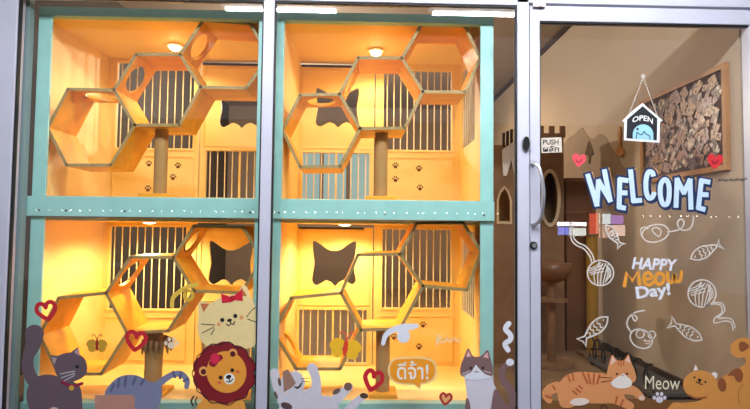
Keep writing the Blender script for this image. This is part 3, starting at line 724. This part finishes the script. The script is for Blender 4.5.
butterfly(345.5, 347, 16, 8, dm(246, 190, 40), dm(222, 64, 30), dm(222, 90, 60), 'larger yellow butterfly sticker with red body over the barred window')

# white cat lying on its back
d = Decal('cat_sticker', 312, 409, 'white cat sticker lying on its back with brown ear')
W2 = dm(214, 210, 220); GP = dm(110, 90, 86); BR = dm(160, 122, 104)
d.poly('body', [(281, 396), (290, 393), (304, 390), (318, 386), (322, 395), (330, 396.5), (337, 402), (339, 412), (338, 426), (276, 426), (279, 408)], W2, 0)
d.stroke('arm', [[(274.5, 373), (277, 386), (283, 400)]], [9, 9, 11], W2, .4); d.stroke('arm', [[(312, 368), (316, 379), (316, 390)]], [10, 9, 11], W2, .4)
d.ell('head', 292.5, 383, 12.5, 11.5, W2, 1); d.poly('ear', [(282.5, 372), (288, 369), (296, 383), (291, 388), (284, 392)], BR, 1.8, False); d.poly('ear', [(294, 369), (303, 375), (296, 377)], W2, 1.5, False)
d.poly('mouth', [(293.5, 385.5), (297, 387), (300, 384.5), (302.5, 381), (301, 386), (297, 388.8)], dm(24, 20, 24), 2)
whiskers(d, [[(301, 379), (310, 378)], [(302, 381), (310, 382)]], GP, 2, .7)
d.stroke('leg', [[(330, 404), (340, 396), (349, 386.5)]], [12, 9, 8], W2, .4); d.ell('foot', 348, 386.5, 4, 4.2, dm(120, 92, 80), 1, 20); d.ell('patch', 336.5, 391.5, 4.5, 2.4, GP, 1, -30)
d.stroke('leg', [[(342, 420), (353, 405), (363, 396.5)]], [12, 8, 6.5], W2, .5); d.ell('foot', 364, 395.8, 4.2, 2.8, dm(80, 60, 50), 1.2, 10)
d.ell('patch', 286.5, 406, 6, 3.4, dm(84, 62, 66), 1, 20); d.ell('patch', 279.5, 382, 1.6, 4.2, GP, 1, -10); d.ell('patch', 276, 395, 1.4, 4, GP, 1, -20)

# white tail like streak and speech bubble
d = Decal('white_streak_sticker', 400, 333, 'translucent white tail-shaped streak sticker above the speech bubble')
d.stroke('streak', [[(383, 343.5), (386, 335), (394, 329.5), (405, 327.5), (417, 326)]], [4, 5, 6, 8, 4], WH, 0); d.ell('blob', 403.5, 336, 6.5, 7, WH, .5)
fd = dm(236, 218, 170)
d = Decal('faint_lettering_sticker', 448, 340, 'faint worn white squiggle of lettering above the brown and white cat')
d.stroke('squiggle', [[(437, 345), (437.5, 336), (441, 337), (438, 341), (444, 342), (447, 338), (450, 342), (454, 338), (458, 342), (461, 339)]], 1.5, fd)
d = Decal('speech_bubble_sticker', 412, 389, 'orange speech bubble sticker with white Thai greeting')
bub = [(396, 358), (412, 356.8), (428, 358), (435, 362), (437, 370), (434.5, 379), (427, 383.5), (421.5, 384.5), (419.5, 389.5), (414, 385.5), (400, 384.3), (391, 380), (387.8, 371), (390, 362)]
cxb, cyb = 412, 371
d.poly('rim', bub, dm(246, 214, 150), 0); d.poly('bubble', [(cxb+(a-cxb)*.92, cyb+(b-cyb)*.87) for a, b in bub], dm(250, 160, 36), 1)
d.text('lettering', 'ดีจ้า!', 397, 361, 428.5, 379.5, dm(246, 240, 232), 2, bold=.012, rot=0)

# brown and white sitting cat
P_ = dm(128, 98, 98)
d = Decal('cat_sticker', 480, 409, 'sitting white cat sticker with brown mask and long brown tail')
d.poly('body', [(465.5, 374), (478, 372), (491, 374), (494, 384), (497, 392), (493, 400), (494, 424), (465, 424), (467, 400), (466, 388)], W2, 0)
d.poly('haunch', [(495, 389), (502, 398), (507, 408), (508, 424), (491, 424), (491.5, 404)], P_, .5)
d.stroke('tail', [[(503, 414), (512.5, 404), (511, 391), (503.5, 381), (502, 371), (507, 364)]], [8, 7.5, 7.5, 7, 6.5, 5.5], P_, .8); d.ell('tail_tip', 510, 362.3, 4, 3.6, WH, 1.5)
d.poly('front_patch', [(466, 399), (470, 404), (470.5, 424), (465, 424)], P_, 1)
d.poly('head', [(460, 373), (461, 365), (464, 357), (468.3, 348), (473, 356), (481, 356), (487.5, 350), (490.5, 358), (492.5, 367), (492.5, 375), (488, 376.5), (476.5, 377), (464, 377)], P_, 1.5)
d.poly('inner_ear', [(466, 357), (468.4, 350.5), (471, 356.5)], PNK, 2, False); d.poly('inner_ear', [(483, 357), (487.3, 352), (488.8, 358.5)], PNK, 2, False)
d.poly('muzzle', [(476, 365), (479.5, 369), (485, 374), (491, 377), (478, 380), (464, 378), (471, 372), (474.5, 367)], WH, 2)
d.ell('eye', 470.8, 368, 1.5, 1.5, DK, 2.3); d.ell('eye', 483, 368, 1.5, 1.5, DK, 2.3); d.ell('nose', 476.6, 369.6, 1, .8, PNK, 2.6); d.stroke('mouth', [[(474, 371.6), (476.5, 372), (479, 371.6)]], .8, DK, 2.6)
whiskers(d, [[(470, 371), (462, 374)], [(470, 373), (463, 376)], [(484, 371), (491, 373)]], dm(220, 210, 214), 2.6, .7)
d = Decal('squiggle_sticker', 508, 336, 'bold white wavy squiggle sticker over the brown tail')
d.stroke('squiggle', [[(508.8, 323.5), (505.5, 329), (510.5, 335), (510, 340), (505, 344), (508, 350)]], 5.2, WH)
# small white paw on the window
def paw_sticker(cx, cy, s, m, lab):
    d = Decal('paw_sticker', cx, cy, lab, z0=2)
    d.ell('pad', cx, cy+s*.25, s*.55, s*.48, m)
    for dx, dy in ((-.8, -.05), (-.32, -.6), (.32, -.6), (.8, -.05)): d.ell('toe', cx+dx*s, cy+dy*s, s*.24, s*.3, m)
paw_sticker(171.5, 343.5, 7, dm(232, 218, 190), 'pale paw print sticker beside the frayed rope post')
paw_sticker(659.5, 398, 6.6, dm(226, 222, 232), 'white paw print sticker under the cream meow lettering')

# push sign
d = Decal('push_sign', 551, 153, 'beige push sign with Thai text beside the door handle', 'sign')
d.poly('plate', [(541.2, 138), (561.5, 137.2), (562, 152.3), (541.6, 153)], dm(206, 194, 178), 0, False)
d.text('lettering', 'PUSH', 543, 139.5, 558.5, 144.7, dm(30, 26, 26), 1, bold=.02); d.text('lettering', 'ผลัก', 543, 145.6, 559, 151.8, dm(30, 26, 26), 1, bold=.02)

# hanging open sign
d = Decal('open_sign', 642, 143, 'black house-shaped hanging open sign with white border', 'sign', z0=3)
d.poly('board', [(642.5, 103), (649, 109), (654, 113), (663, 120.5), (660, 122), (659.5, 142.8), (623.8, 140.3), (624.5, 122.5), (622.2, 120.8), (632, 111)], dm(232, 236, 240), 0, False)
d.poly('panel', [(642.6, 106), (657.3, 118.5), (656.8, 140.4), (626.4, 138.4), (627, 119.5)], dm(18, 20, 28), 1, False)
d.text('lettering', 'OPEN', 632.5, 115.2, 653, 120.6, dm(236, 236, 236), 2, bold=.02, rot=3, arch=3.2)
d.poly('round_window', [(632.8, 138.8)]+[(643+10.3*math.cos(a), 134.6+10.3*math.sin(a)) for a in [pi+pi*.12-pi*.12+pi*k/16 for k in range(17)]]+[(653.3, 140.1)], dm(156, 208, 228), 2, False)
d.stroke('cat_outline', [[(636, 139), (637, 132.5), (639, 134), (642, 134.5), (644, 131.5), (646, 134), (649.5, 136), (650, 139.5)]], .9, dm(40, 70, 100), 3); d.ell('dot', 637.5, 129, 1.2, 1.2, DK, 3)
d.stroke('cord', [[(629, 114), (642.8, 78)], [(657, 115), (643.4, 78)]], .9, dm(170, 160, 150), .5, smooth=False); d.ell('suction_hook', 643, 76.5, 2.2, 2.6, dm(168, 156, 146), 2)

# WELCOME
d = Decal('welcome_lettering', 648, 212, 'bold pale blue welcome lettering with navy edge on the door glass', 'lettering')
wl = {'W': [[(42, 82), (90, 240), (99, 112), (161, 217), (131, 58)]], 'E': [[(252, 110), (213, 104), (209, 252), (238, 257)], [(212, 176), (246, 176)]],
      'L': [[(271, 58), (286, 219), (324, 216)]], 'C': [[(394, 88), (386, 66), (366, 66), (354, 105), (354, 165), (368, 203), (388, 198), (398, 172)]],
      'O': [[(455, 104), (433, 130), (430, 185), (440, 228), (455, 240), (471, 225), (478, 180), (474, 128), (455, 104)]],
      'M': [[(514, 248), (520, 104), (556, 175), (589, 108), (594, 258)]], 'E2': [[(690, 118), (650, 110), (634, 256), (664, 264)], [(644, 184), (680, 186)]]}
for k, ls in wl.items():
    sm = k in 'CO'
    def f(dx, dy, ext):
        out = []
        for L in ls:
            P_L = scale_pts((580, 160), 5.357, [(a+dx, b+dy) for a, b in L])
            if sm: out.append(P_L); continue
            for a, b in zip(P_L, P_L[1:]):
                a, b = Vector(a), Vector(b); e_ = (b-a).normalized()*ext; out.append([tuple(a-e_), tuple(b+e_)])
        return out
    d.stroke('letter_glow', f(13, -5, 1.8), 6.0, dm(222, 162, 90), 0, sm, 'butt')
    d.stroke('letter_edge', f(7, 8, 2.2), 8.0, dm(20, 42, 84), 1, sm, 'butt'); d.stroke('letter_edge', f(0, 0, 3.4), 8.6, dm(20, 42, 84), 1.6, sm, 'butt')
    d.stroke('letter', f(0, 0, 1.5), 4.9, dm(206, 228, 248), 2.8, sm, 'butt')

# happy meow day
d = Decal('greeting_lettering', 653, 300, 'white and orange happy meow day lettering on the door glass', 'lettering')
d.text('word', 'HAPPY', 632, 258.2, 677.5, 270, dm(232, 234, 244), 2, bold=.035, rot=3, shear=.15)
MO = dm(240, 162, 56)
d.stroke('meow_letter', [[(624.5, 285.5), (626.8, 272.5), (632.2, 281), (638, 271.5), (639.5, 284)]], 4.0, MO, 0, smooth=False)
d.stroke('meow_letter', [[(644.5, 279.5), (651.5, 277.5), (648.5, 272.5), (644.2, 276), (645, 283), (650, 284.8), (654, 281.5)]], 3.4, MO, .4)
d.stroke('meow_letter', [[(658.5, 273.3), (655.2, 279), (658, 284.3), (663, 282), (663.5, 275.5), (658.5, 273.3)]], 3.4, MO, .8)
d.stroke('meow_letter', [[(667.2, 272.8), (668.5, 281), (672.5, 282), (674.5, 274.5), (676, 281), (680, 280.5), (681.5, 272)]], 3.4, MO, 1.2)
d.text('word', 'Day!', 636, 284.5, 670.5, 300.5, dm(232, 234, 244), 2, bold=.035, rot=-7)

# line drawings: fish, yarn, toy mice
def fish(hx, hy, jx, jy, t1, t2, wid, lab, lw=1.25):
    d = Decal('fish_sticker', (hx+jx)/2, (hy+jy)/2, lab)
    h = Vector((hx, hy)); j = Vector((jx, jy)); ax = (j-h); n_ = Vector((-ax.y, ax.x)).normalized()
    g = lambda t, w: tuple(h+ax*t+n_*w*wid)
    d.stroke('outline', [[g(0, 0), g(.2, .38), g(.5, .5), g(.8, .3), g(1, .1)], [g(0, 0), g(.2, -.38), g(.5, -.5), g(.8, -.3), g(1, -.1)]], lw, LINE)
    d.stroke('tail', [[g(1, .1), t1, tuple((Vector(t1)+Vector(t2))*.5-ax*.09), t2, g(1, -.1)]], lw, LINE, smooth=False)
    d.stroke('scales', [[g(t, .34), g(t+.06, .17), g(t, 0), g(t+.06, -.17), g(t, -.34)] for t in (.35, .5, .65, .8)], lw*.75, LINE)
    d.ell('eye', *g(.17, .05), .8, .8, LINE)
fish(606, 225, 618.5, 243, (617.5, 249.5), (626, 244), 8.5, 'fish line sticker swimming down below the welcome letters')
fish(690.6, 258.5, 716, 246, (719, 238.5), (725, 249.5), 12, 'fish line sticker beside the happy meow day lettering')
fish(702, 340, 675.5, 324.7, (671.7, 316.2), (666, 328), 11.5, 'fish line sticker under the paler yarn ball')
fish(607.8, 317, 585.6, 337.2, (576.6, 339), (585.8, 347.6), 12.5, 'fish line sticker above the orange striped cat', 1.5)
def yarn(cx, cy, r, loose, lab):
    d = Decal('yarn_sticker', cx, cy, lab); e = ell(cx, cy, r, r*.97, 0, 20)
    d.stroke('outline', [e+[e[0]]], 1.3, LINE)
    ls = []
    for k in range(4):
        o = -.75+k*.36
        ls.append([(cx+r*o*.55, cy+r*.88), (cx+r*(o*.8+.12), cy), (cx+r*(o*.6+.42), cy-r*.72)])
    for k in range(4):
        o = .1+k*.22; ls.append([(cx-r*.93*math.cos(o*.9), cy-r*.1+r*o*.7-r*.3), (cx-r*.45, cy-r*.55+r*o*.75), (cx-r*.05+r*.1*k, cy-r*.8+r*.22*k)])
    for k in range(3): ls.append([(cx+r*(.35+.17*k), cy+r*(.72-.18*k)), (cx+r*(.55+.12*k), cy+r*.1), (cx+r*(.45+.12*k), cy-r*.6+.1*r*k)])
    d.stroke('strands', ls, 1.05, LINE); d.stroke('loose_yarn', loose, 1.2, LINE)
yarn(600.5, 273, 13, [[(571, 222), (571, 238), (576, 245), (584, 249), (590, 257), (592, 263)], [(573.5, 222), (573.5, 236.5), (578, 242.5), (586, 246.5), (592, 254), (594.5, 261.5)]], 'yarn ball line sticker with long strand over the yellow post')
yarn(702, 293.5, 14, [[(704, 307), (714, 304), (721, 306), (721.5, 313), (714.5, 318.5), (715, 323), (724, 321), (731, 322.5), (733, 330)], [(713, 302.5), (722, 303.5), (724.5, 311), (718, 318), (724, 318), (732, 319.5), (735, 328)]], 'paler yarn ball line sticker with curling strand above the tan cat tail')
d = Decal('toy_mouse_sticker', 655, 242, 'toy mouse line sticker below the welcome letters with looped tail')
e = ell(655.4, 233.3, 13.4, 8.6, -12, 20); d.stroke('body', [e+[e[0]]], 1.2, LINE)
d.stroke('ear', [[(652, 230), (656.5, 227.5), (661, 231), (658.5, 236.5), (652, 230)], [(641.5, 236), (640.6, 229.5), (644.5, 227), (648, 229)]], 1, LINE)
d.stroke('tail', [[(668, 232), (676, 230.5), (682, 227.5), (684, 222), (680.5, 219), (677.5, 223), (680, 229), (687, 230), (692, 226), (693.5, 216)]], 1.2, LINE)
d = Decal('toy_mouse_sticker', 641, 348, 'toy mouse line sticker above the lying orange cat with curly tail')
e = ell(641.2, 338.8, 11.6, 9, 28, 20); d.stroke('body', [e+[e[0]]], 1.5, LINE)
for a, b, r in ((640.2, 334, 4), (651.8, 334.8, 3.6)):
    e = ell(a, b, r, r, 0, 12); d.stroke('ear', [e+[e[0]]], 1.2, LINE)
d.stroke('tail', [[(631, 332), (627, 325), (628.5, 318), (633, 314.5), (637, 318), (635, 321), (632.5, 317), (635, 312.5), (644.5, 310.5)]], 1.4, LINE); d.stroke('whiskers', [[(645, 343.5), (652, 344)], [(644, 341), (650, 341)]], .9, LINE)
d.ell('eye', 644.5, 340, .7, .7, LINE); d.ell('nose', 649.6, 341.2, .9, .9, LINE)

# orange striped lying cat
O = dm(226, 152, 96); OS = dm(190, 96, 52)
d = Decal('brown_mound_sticker', 605, 409, 'dark brown rounded mound sticker under the orange cat', z0=0)
d.poly('mound', [(541.5, 424), (541.5, 400), (560, 401), (600, 399.5), (640, 398.5), (664, 399.5), (676, 404), (686, 412), (690, 424)], dm(128, 84, 42), 0)
d.stroke('curl', [[(600.5, 409.5), (602, 406), (605.5, 406), (607, 409.5)]], 1.6, dm(84, 52, 28), 1)
d = Decal('cat_sticker', 600, 405, 'orange striped cat sticker lying with white muzzle', z0=3)
d.stroke('tail', [[(557, 387), (549.5, 390), (546.5, 394.5), (549, 400)]], [11, 10, 9, 7], O, 0)
d.poly('body', [(557.5, 391), (560, 382), (568, 374.5), (580, 371.8), (594, 372.5), (606, 374), (616, 384), (624, 394), (622, 402), (604, 403.5), (582, 403.5), (571, 407.5), (562, 407), (558.5, 400)], O, .5)
d.each('stripe', [[(568, 376), (570, 381)], [(572.5, 374), (573.5, 380)], [(582.5, 372.5), (587.5, 383)], [(588, 373.5), (590.5, 383.5)], [(594, 374), (593.5, 384)], [(599.5, 375), (597, 383.5)], [(573, 391), (576.5, 394)], [(576, 388.5), (580, 392)], [(579, 386), (582, 388.5)], [(553, 386), (555, 389)], [(546, 396), (551, 398)]], 2, OS, 1.2, smooth=False)
d.ell('hind_paw', 579.5, 401.8, 9.5, 3.8, dm(240, 222, 208), 1.5, -4)
d.stroke('front_leg', [[(608, 396), (618, 400), (630, 406)]], [13, 10, 8], O, 1.5); d.each('leg_stripe', [[(617, 397), (615.5, 403)], [(623, 400), (620.5, 406)]], 2, OS, 2, smooth=False)
d.stroke('front_leg', [[(624, 389), (634, 391), (641, 397)]], [11, 9, 7], O, 1.2); d.ell('paw', 641.8, 398, 3, 2.6, dm(236, 200, 180), 2)
d.poly('head', [(606.5, 377), (608, 368), (610, 360), (612.3, 355), (617, 360), (624, 360), (628.5, 354.5), (631, 362), (634.5, 370), (636, 379), (630, 384), (618, 386), (609, 383)], O, 2.2)
d.poly('inner_ear', [(610.3, 365), (612.2, 356.5), (616.2, 361)], dm(240, 200, 186), 2.8, False); d.poly('inner_ear', [(625, 361), (628.6, 356), (630.5, 363)], dm(240, 200, 186), 2.8, False)
d.poly('muzzle', [(611, 384), (614.5, 379), (620, 375.5), (623, 373.5), (626.5, 376), (631, 380), (631.5, 385), (626, 388), (617, 388)], dm(244, 236, 226), 2.8)
d.ell('eye', 616.8, 374, 1.2, 1, DK, 3.2); d.ell('eye', 627.2, 373.7, 1.2, 1, DK, 3.2); d.ell('nose', 622.3, 375.5, 1.1, .8, dm(220, 130, 110), 3.4)
d.each('forehead_stripe', [[(618, 361), (618.5, 365)], [(620.8, 361), (621, 366)], [(623.6, 361), (623.5, 365)]], 1.2, OS, 3, smooth=False)
whiskers(d, [[(612, 378), (599, 377)], [(612, 380), (601, 382)]], dm(110, 60, 40), 3.2, .7)
d = Decal('meow_lettering', 662, 390, 'cream meow lettering between the orange and tan cats', 'lettering')
d.text('lettering', 'Meow', 645, 376, 680, 389.5, dm(240, 232, 200), 0, bold=0, rot=1)

# tan cat with brown patches
A_ = dm(224, 152, 74); AP = dm(152, 84, 46)
d = Decal('cat_sticker', 715, 409, 'tan cat sticker with brown patches and a curled tail', z0=6)
d.poly('body', [(671, 404.5), (684, 403), (698, 401), (706, 396), (712, 387), (718, 380.5), (727, 374.5), (737, 369), (745, 364), (747, 356), (752, 350), (768, 352), (776, 372), (778, 424), (671, 424)], A_, 0)
d.stroke('tail', [[(756, 362), (752, 352), (744, 347), (739, 349)]], [18, 19, 19, 18], A_, .5); d.poly('tail_patch', [(739, 343), (744, 341.8), (749, 346.5), (743, 351.5), (739.5, 350)], AP, 1)
d.ell('patch', 722, 384.8, 4.3, 7, AP, 1, -8); d.poly('patch', [(727.5, 375.5), (734, 369.3), (740, 369), (743, 375), (741, 382), (736.5, 381), (733.5, 376)], AP, 1)
d.ell('head', 700, 384.5, 17, 14.2, A_, 1.8); d.poly('ear', [(693.5, 370.5), (695.6, 364.2), (698, 370)], dm(240, 232, 224), 1.2, False); d.ell('ear', 714, 375.8, 3.2, 3.8, dm(240, 232, 224), 1.4, 30)
d.ell('eye', 694.4, 377.4, 1.1, 1.1, DK, 2.5); d.ell('eye', 705.4, 382, 1.1, 1.1, DK, 2.5); d.ell('nose', 699.5, 380, 2, 1.4, DK, 2.5, 20)
d.stroke('mouth', [[(696, 381.5), (698, 383.2), (699.6, 381)], [(699.6, 381), (700, 384), (703, 384.3)]], .9, DK, 2.5)
d.stroke('collar', [[(688, 394.5), (696, 398), (706, 397)]], 1.6, dm(176, 92, 48), 2.5); d.stroke('leg_line', [[(739.5, 404), (738.5, 392), (743, 384)]], .8, dm(176, 110, 50), 1)

def area(name, loc, rot, sx, sy, e, col):
    l = bpy.data.lights.new(name, 'AREA'); l.shape = 'RECTANGLE'; l.size = sx; l.size_y = sy; l.energy = e; l.color = col
    o = bpy.data.objects.new(name, l); COL.objects.link(o); o.location = loc; o.rotation_euler = rot; return o
# ------------------------------------------------------------------ lights and surroundings
TUBE = mat('fluorescent', (245, 250, 255), .5, emit=250)
def mir(px, py, Yr):   # point outside whose reflection in the pane appears at px,py
    p = at(px, py, -Yr); return p
m0 = at(226, 10, 1.0); m1 = at(336, 11, 1.0); m2 = at(433, 12, 1.0); m3 = at(600, 13, 1.0)
ZT = (m0.z+m2.z)/2
def ftube(x0, x1, lab):
    t_ = thing('ceiling_tube_lamp', ((x0+x1)/2, -1.0, 3.3), lab, 'lamp')
    obj('housing', B(x0-.03, x1+.03, -1.04, -.96, ZT+.022, 3.299), mat('lamp_body', (200, 200, 200), .5), t_)
    h = bmesh.new(); tube(h, [(x0, -1.0, ZT), (x1, -1.0, ZT)], .012, 12); obj('light_tube', h, TUBE, t_)
ftube(m0.x, m1.x, 'fluorescent tube under the canopy mirrored above the cabinet mullion')
ftube(m2.x, m3.x, 'fluorescent tube under the canopy mirrored near the door header')
for x, lab in ((-1.5, 'street side canopy lamp at the cabinet end of the shop front'), (0.1, 'street side canopy lamp facing the middle of the shop front'), (1.7, 'street side canopy lamp facing the glass door')):
    t_ = thing('unseen_fill_lamp', (x, -2.2, 3.3), lab, 'lamp')  # added fill, kept out of view and reflection, lights frames and stickers evenly
    obj('housing', B(x-.62, x+.62, -2.3, -2.1, 3.2, 3.299, bev=.004), mat('lamp_body', (200, 200, 200), .5), t_)
    obj('diffuser', B(x-.6, x+.6, -2.285, -2.115, 3.19, 3.2), mat('fill_diffuser', (245, 248, 255), .5, emit=8), t_)
    l = area('lamp_light', (x, -2.2, 3.18), (math.radians(25), 0, 0), 1.2, .17, 48, (.93, .95, 1)); l.parent = t_; l.location = (0, 0, -.12)
# things across the street that the door glass mirrors
YS = 7.0
p = at(598, 229, YS)
st = thing('market_stall', (p.x, -YS-.4, 0), 'lit market stall across the street mirrored low in the door glass', 'stall')
a = at(556, 245, YS); b = at(634, 245, YS)
obj('counter', B(a.x, b.x, -YS-.8, -YS, 0, a.z), mat('stall_counter', (96, 84, 80), .7), st)
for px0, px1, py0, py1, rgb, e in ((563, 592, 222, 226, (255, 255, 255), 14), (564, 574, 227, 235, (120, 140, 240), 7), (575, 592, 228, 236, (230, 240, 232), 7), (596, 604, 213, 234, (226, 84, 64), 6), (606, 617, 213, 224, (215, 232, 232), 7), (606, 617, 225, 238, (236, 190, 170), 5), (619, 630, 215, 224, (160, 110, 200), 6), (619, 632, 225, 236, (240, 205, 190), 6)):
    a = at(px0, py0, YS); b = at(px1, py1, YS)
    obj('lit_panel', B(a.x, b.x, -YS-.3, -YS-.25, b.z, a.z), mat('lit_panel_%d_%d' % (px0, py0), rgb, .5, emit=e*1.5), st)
for px in (560, 594, 632):
    a = at(px, 245, YS); b = at(px, 211, YS); obj('post', B(a.x-.02, a.x+.02, -YS-.3, -YS-.26, a.z, b.z), DARKM, st)
a = at(556, 211, YS); b = at(636, 211, YS); obj('stall_roof', B(a.x, b.x, -YS-.9, -YS+.1, a.z, a.z+.06), DARKM, st)
BULB = mat('string_bulb', (255, 246, 228), .4, emit=28)
bmh = bpy.data.meshes.new('bulb'); h = bmesh.new(); bmesh.ops.create_icosphere(h, subdivisions=1, radius=.013); h.to_mesh(bmh); h.free(); bmh.materials.append(BULB)
for yy, x0, x1, n_, Yr, lab in ((210, 34, 500, 46, 6.0, 'long string of small bulbs across the street mirrored along the teal beam'), (216, 636, 742, 11, 6.2, 'short string of small bulbs across the street mirrored below the welcome lettering')):
    A1 = at(x0, yy, Yr); B1 = at(x1, yy+(x1-x0)*.008, Yr); A1.y = B1.y = -Yr
    sl = thing('string_lights', (A1+B1)/2, lab, 'string lights')
    h = bmesh.new(); tube(h, [A1+Vector((-.6, 0, .03)), A1+Vector((0, 0, .02)), B1+Vector((0, 0, .02)), B1+Vector((.6, 0, .03))], .004, 6); obj('wire', h, BLACK, sl)
    for e_ in (A1+Vector((-.6, 0, 0)), B1+Vector((.6, 0, 0))):
        h = bmesh.new(); tube(h, [(e_.x, e_.y, 0), (e_.x, e_.y, e_.z+.04)], .02, 8); obj('pole', h, DARKM, sl)
    for k in range(n_):
        o = link('bulb', bmh, sl); o.location = A1+(B1-A1)*((k+.5+random.uniform(-.3, .3))/n_)-sl.location
# daylit window on the back wall
a = at(296, 138, 5.97); b = at(374, 212, 5.97)
wn = thing('window_3', ((a.x+b.x)/2, 5.98, b.z), 'pale bluish lit window on the back wall', 'window'); wn['kind'] = 'structure'
obj('lit_pane', B(a.x, b.x, 5.975, 5.995, b.z, a.z), mat('window_daylight', (140, 178, 184), .5, emit=.3), wn)
h = bmesh.new()
for k in range(4):
    x = a.x+(b.x-a.x)*k/3; box(h, x-.03, x+.03, 5.94, 5.974, b.z, a.z)
for z in (a.z, b.z): box(h, a.x-.03, b.x+.03, 5.94, 5.974, z-.03, z+.03)
obj('window_frame', h, mat('brown_window_frame', (120, 96, 80), .6), wn)
w = bpy.data.worlds.new('World'); S.world = w; w.use_nodes = True
bg = w.node_tree.nodes['Background']; bg.inputs[0].default_value = (.78, .82, 1, 1); bg.inputs[1].default_value = .45
def spot(name, loc, e, col):
    l = bpy.data.lights.new(name, 'SPOT'); l.energy = e; l.color = col; l.shadow_soft_size = .08; l.spot_size = math.radians(160); l.spot_blend = .6
    o = bpy.data.objects.new(name, l); COL.objects.link(o); o.location = loc; return o
def pt(name, loc, e, col, r=.08):
    l = bpy.data.lights.new(name, 'POINT'); l.energy = e; l.color = col; l.shadow_soft_size = r
    o = bpy.data.objects.new(name, l); COL.objects.link(o); o.location = loc; return o
spot('unseen_room_light', (1.0, 3.7, 2.9), 75, (1, .72, .42))
pt('unseen_room_light', (-.6, 3.0, 2.3), 155, (1, .85, .68))  # bare point light without fixture, added to brighten the room behind the bars
spot('unseen_room_light', (.9, 1.3, 2.9), 14, (1, .8, .58))
vs = S.view_settings
S.display_settings.display_device = 'sRGB'
vs.view_transform = 'Standard'; vs.look = 'None'; vs.gamma = 1; vs.exposure = 0; vs.use_curve_mapping = False
S.cycles.max_bounces = 8; S.cycles.transparent_max_bounces = 16
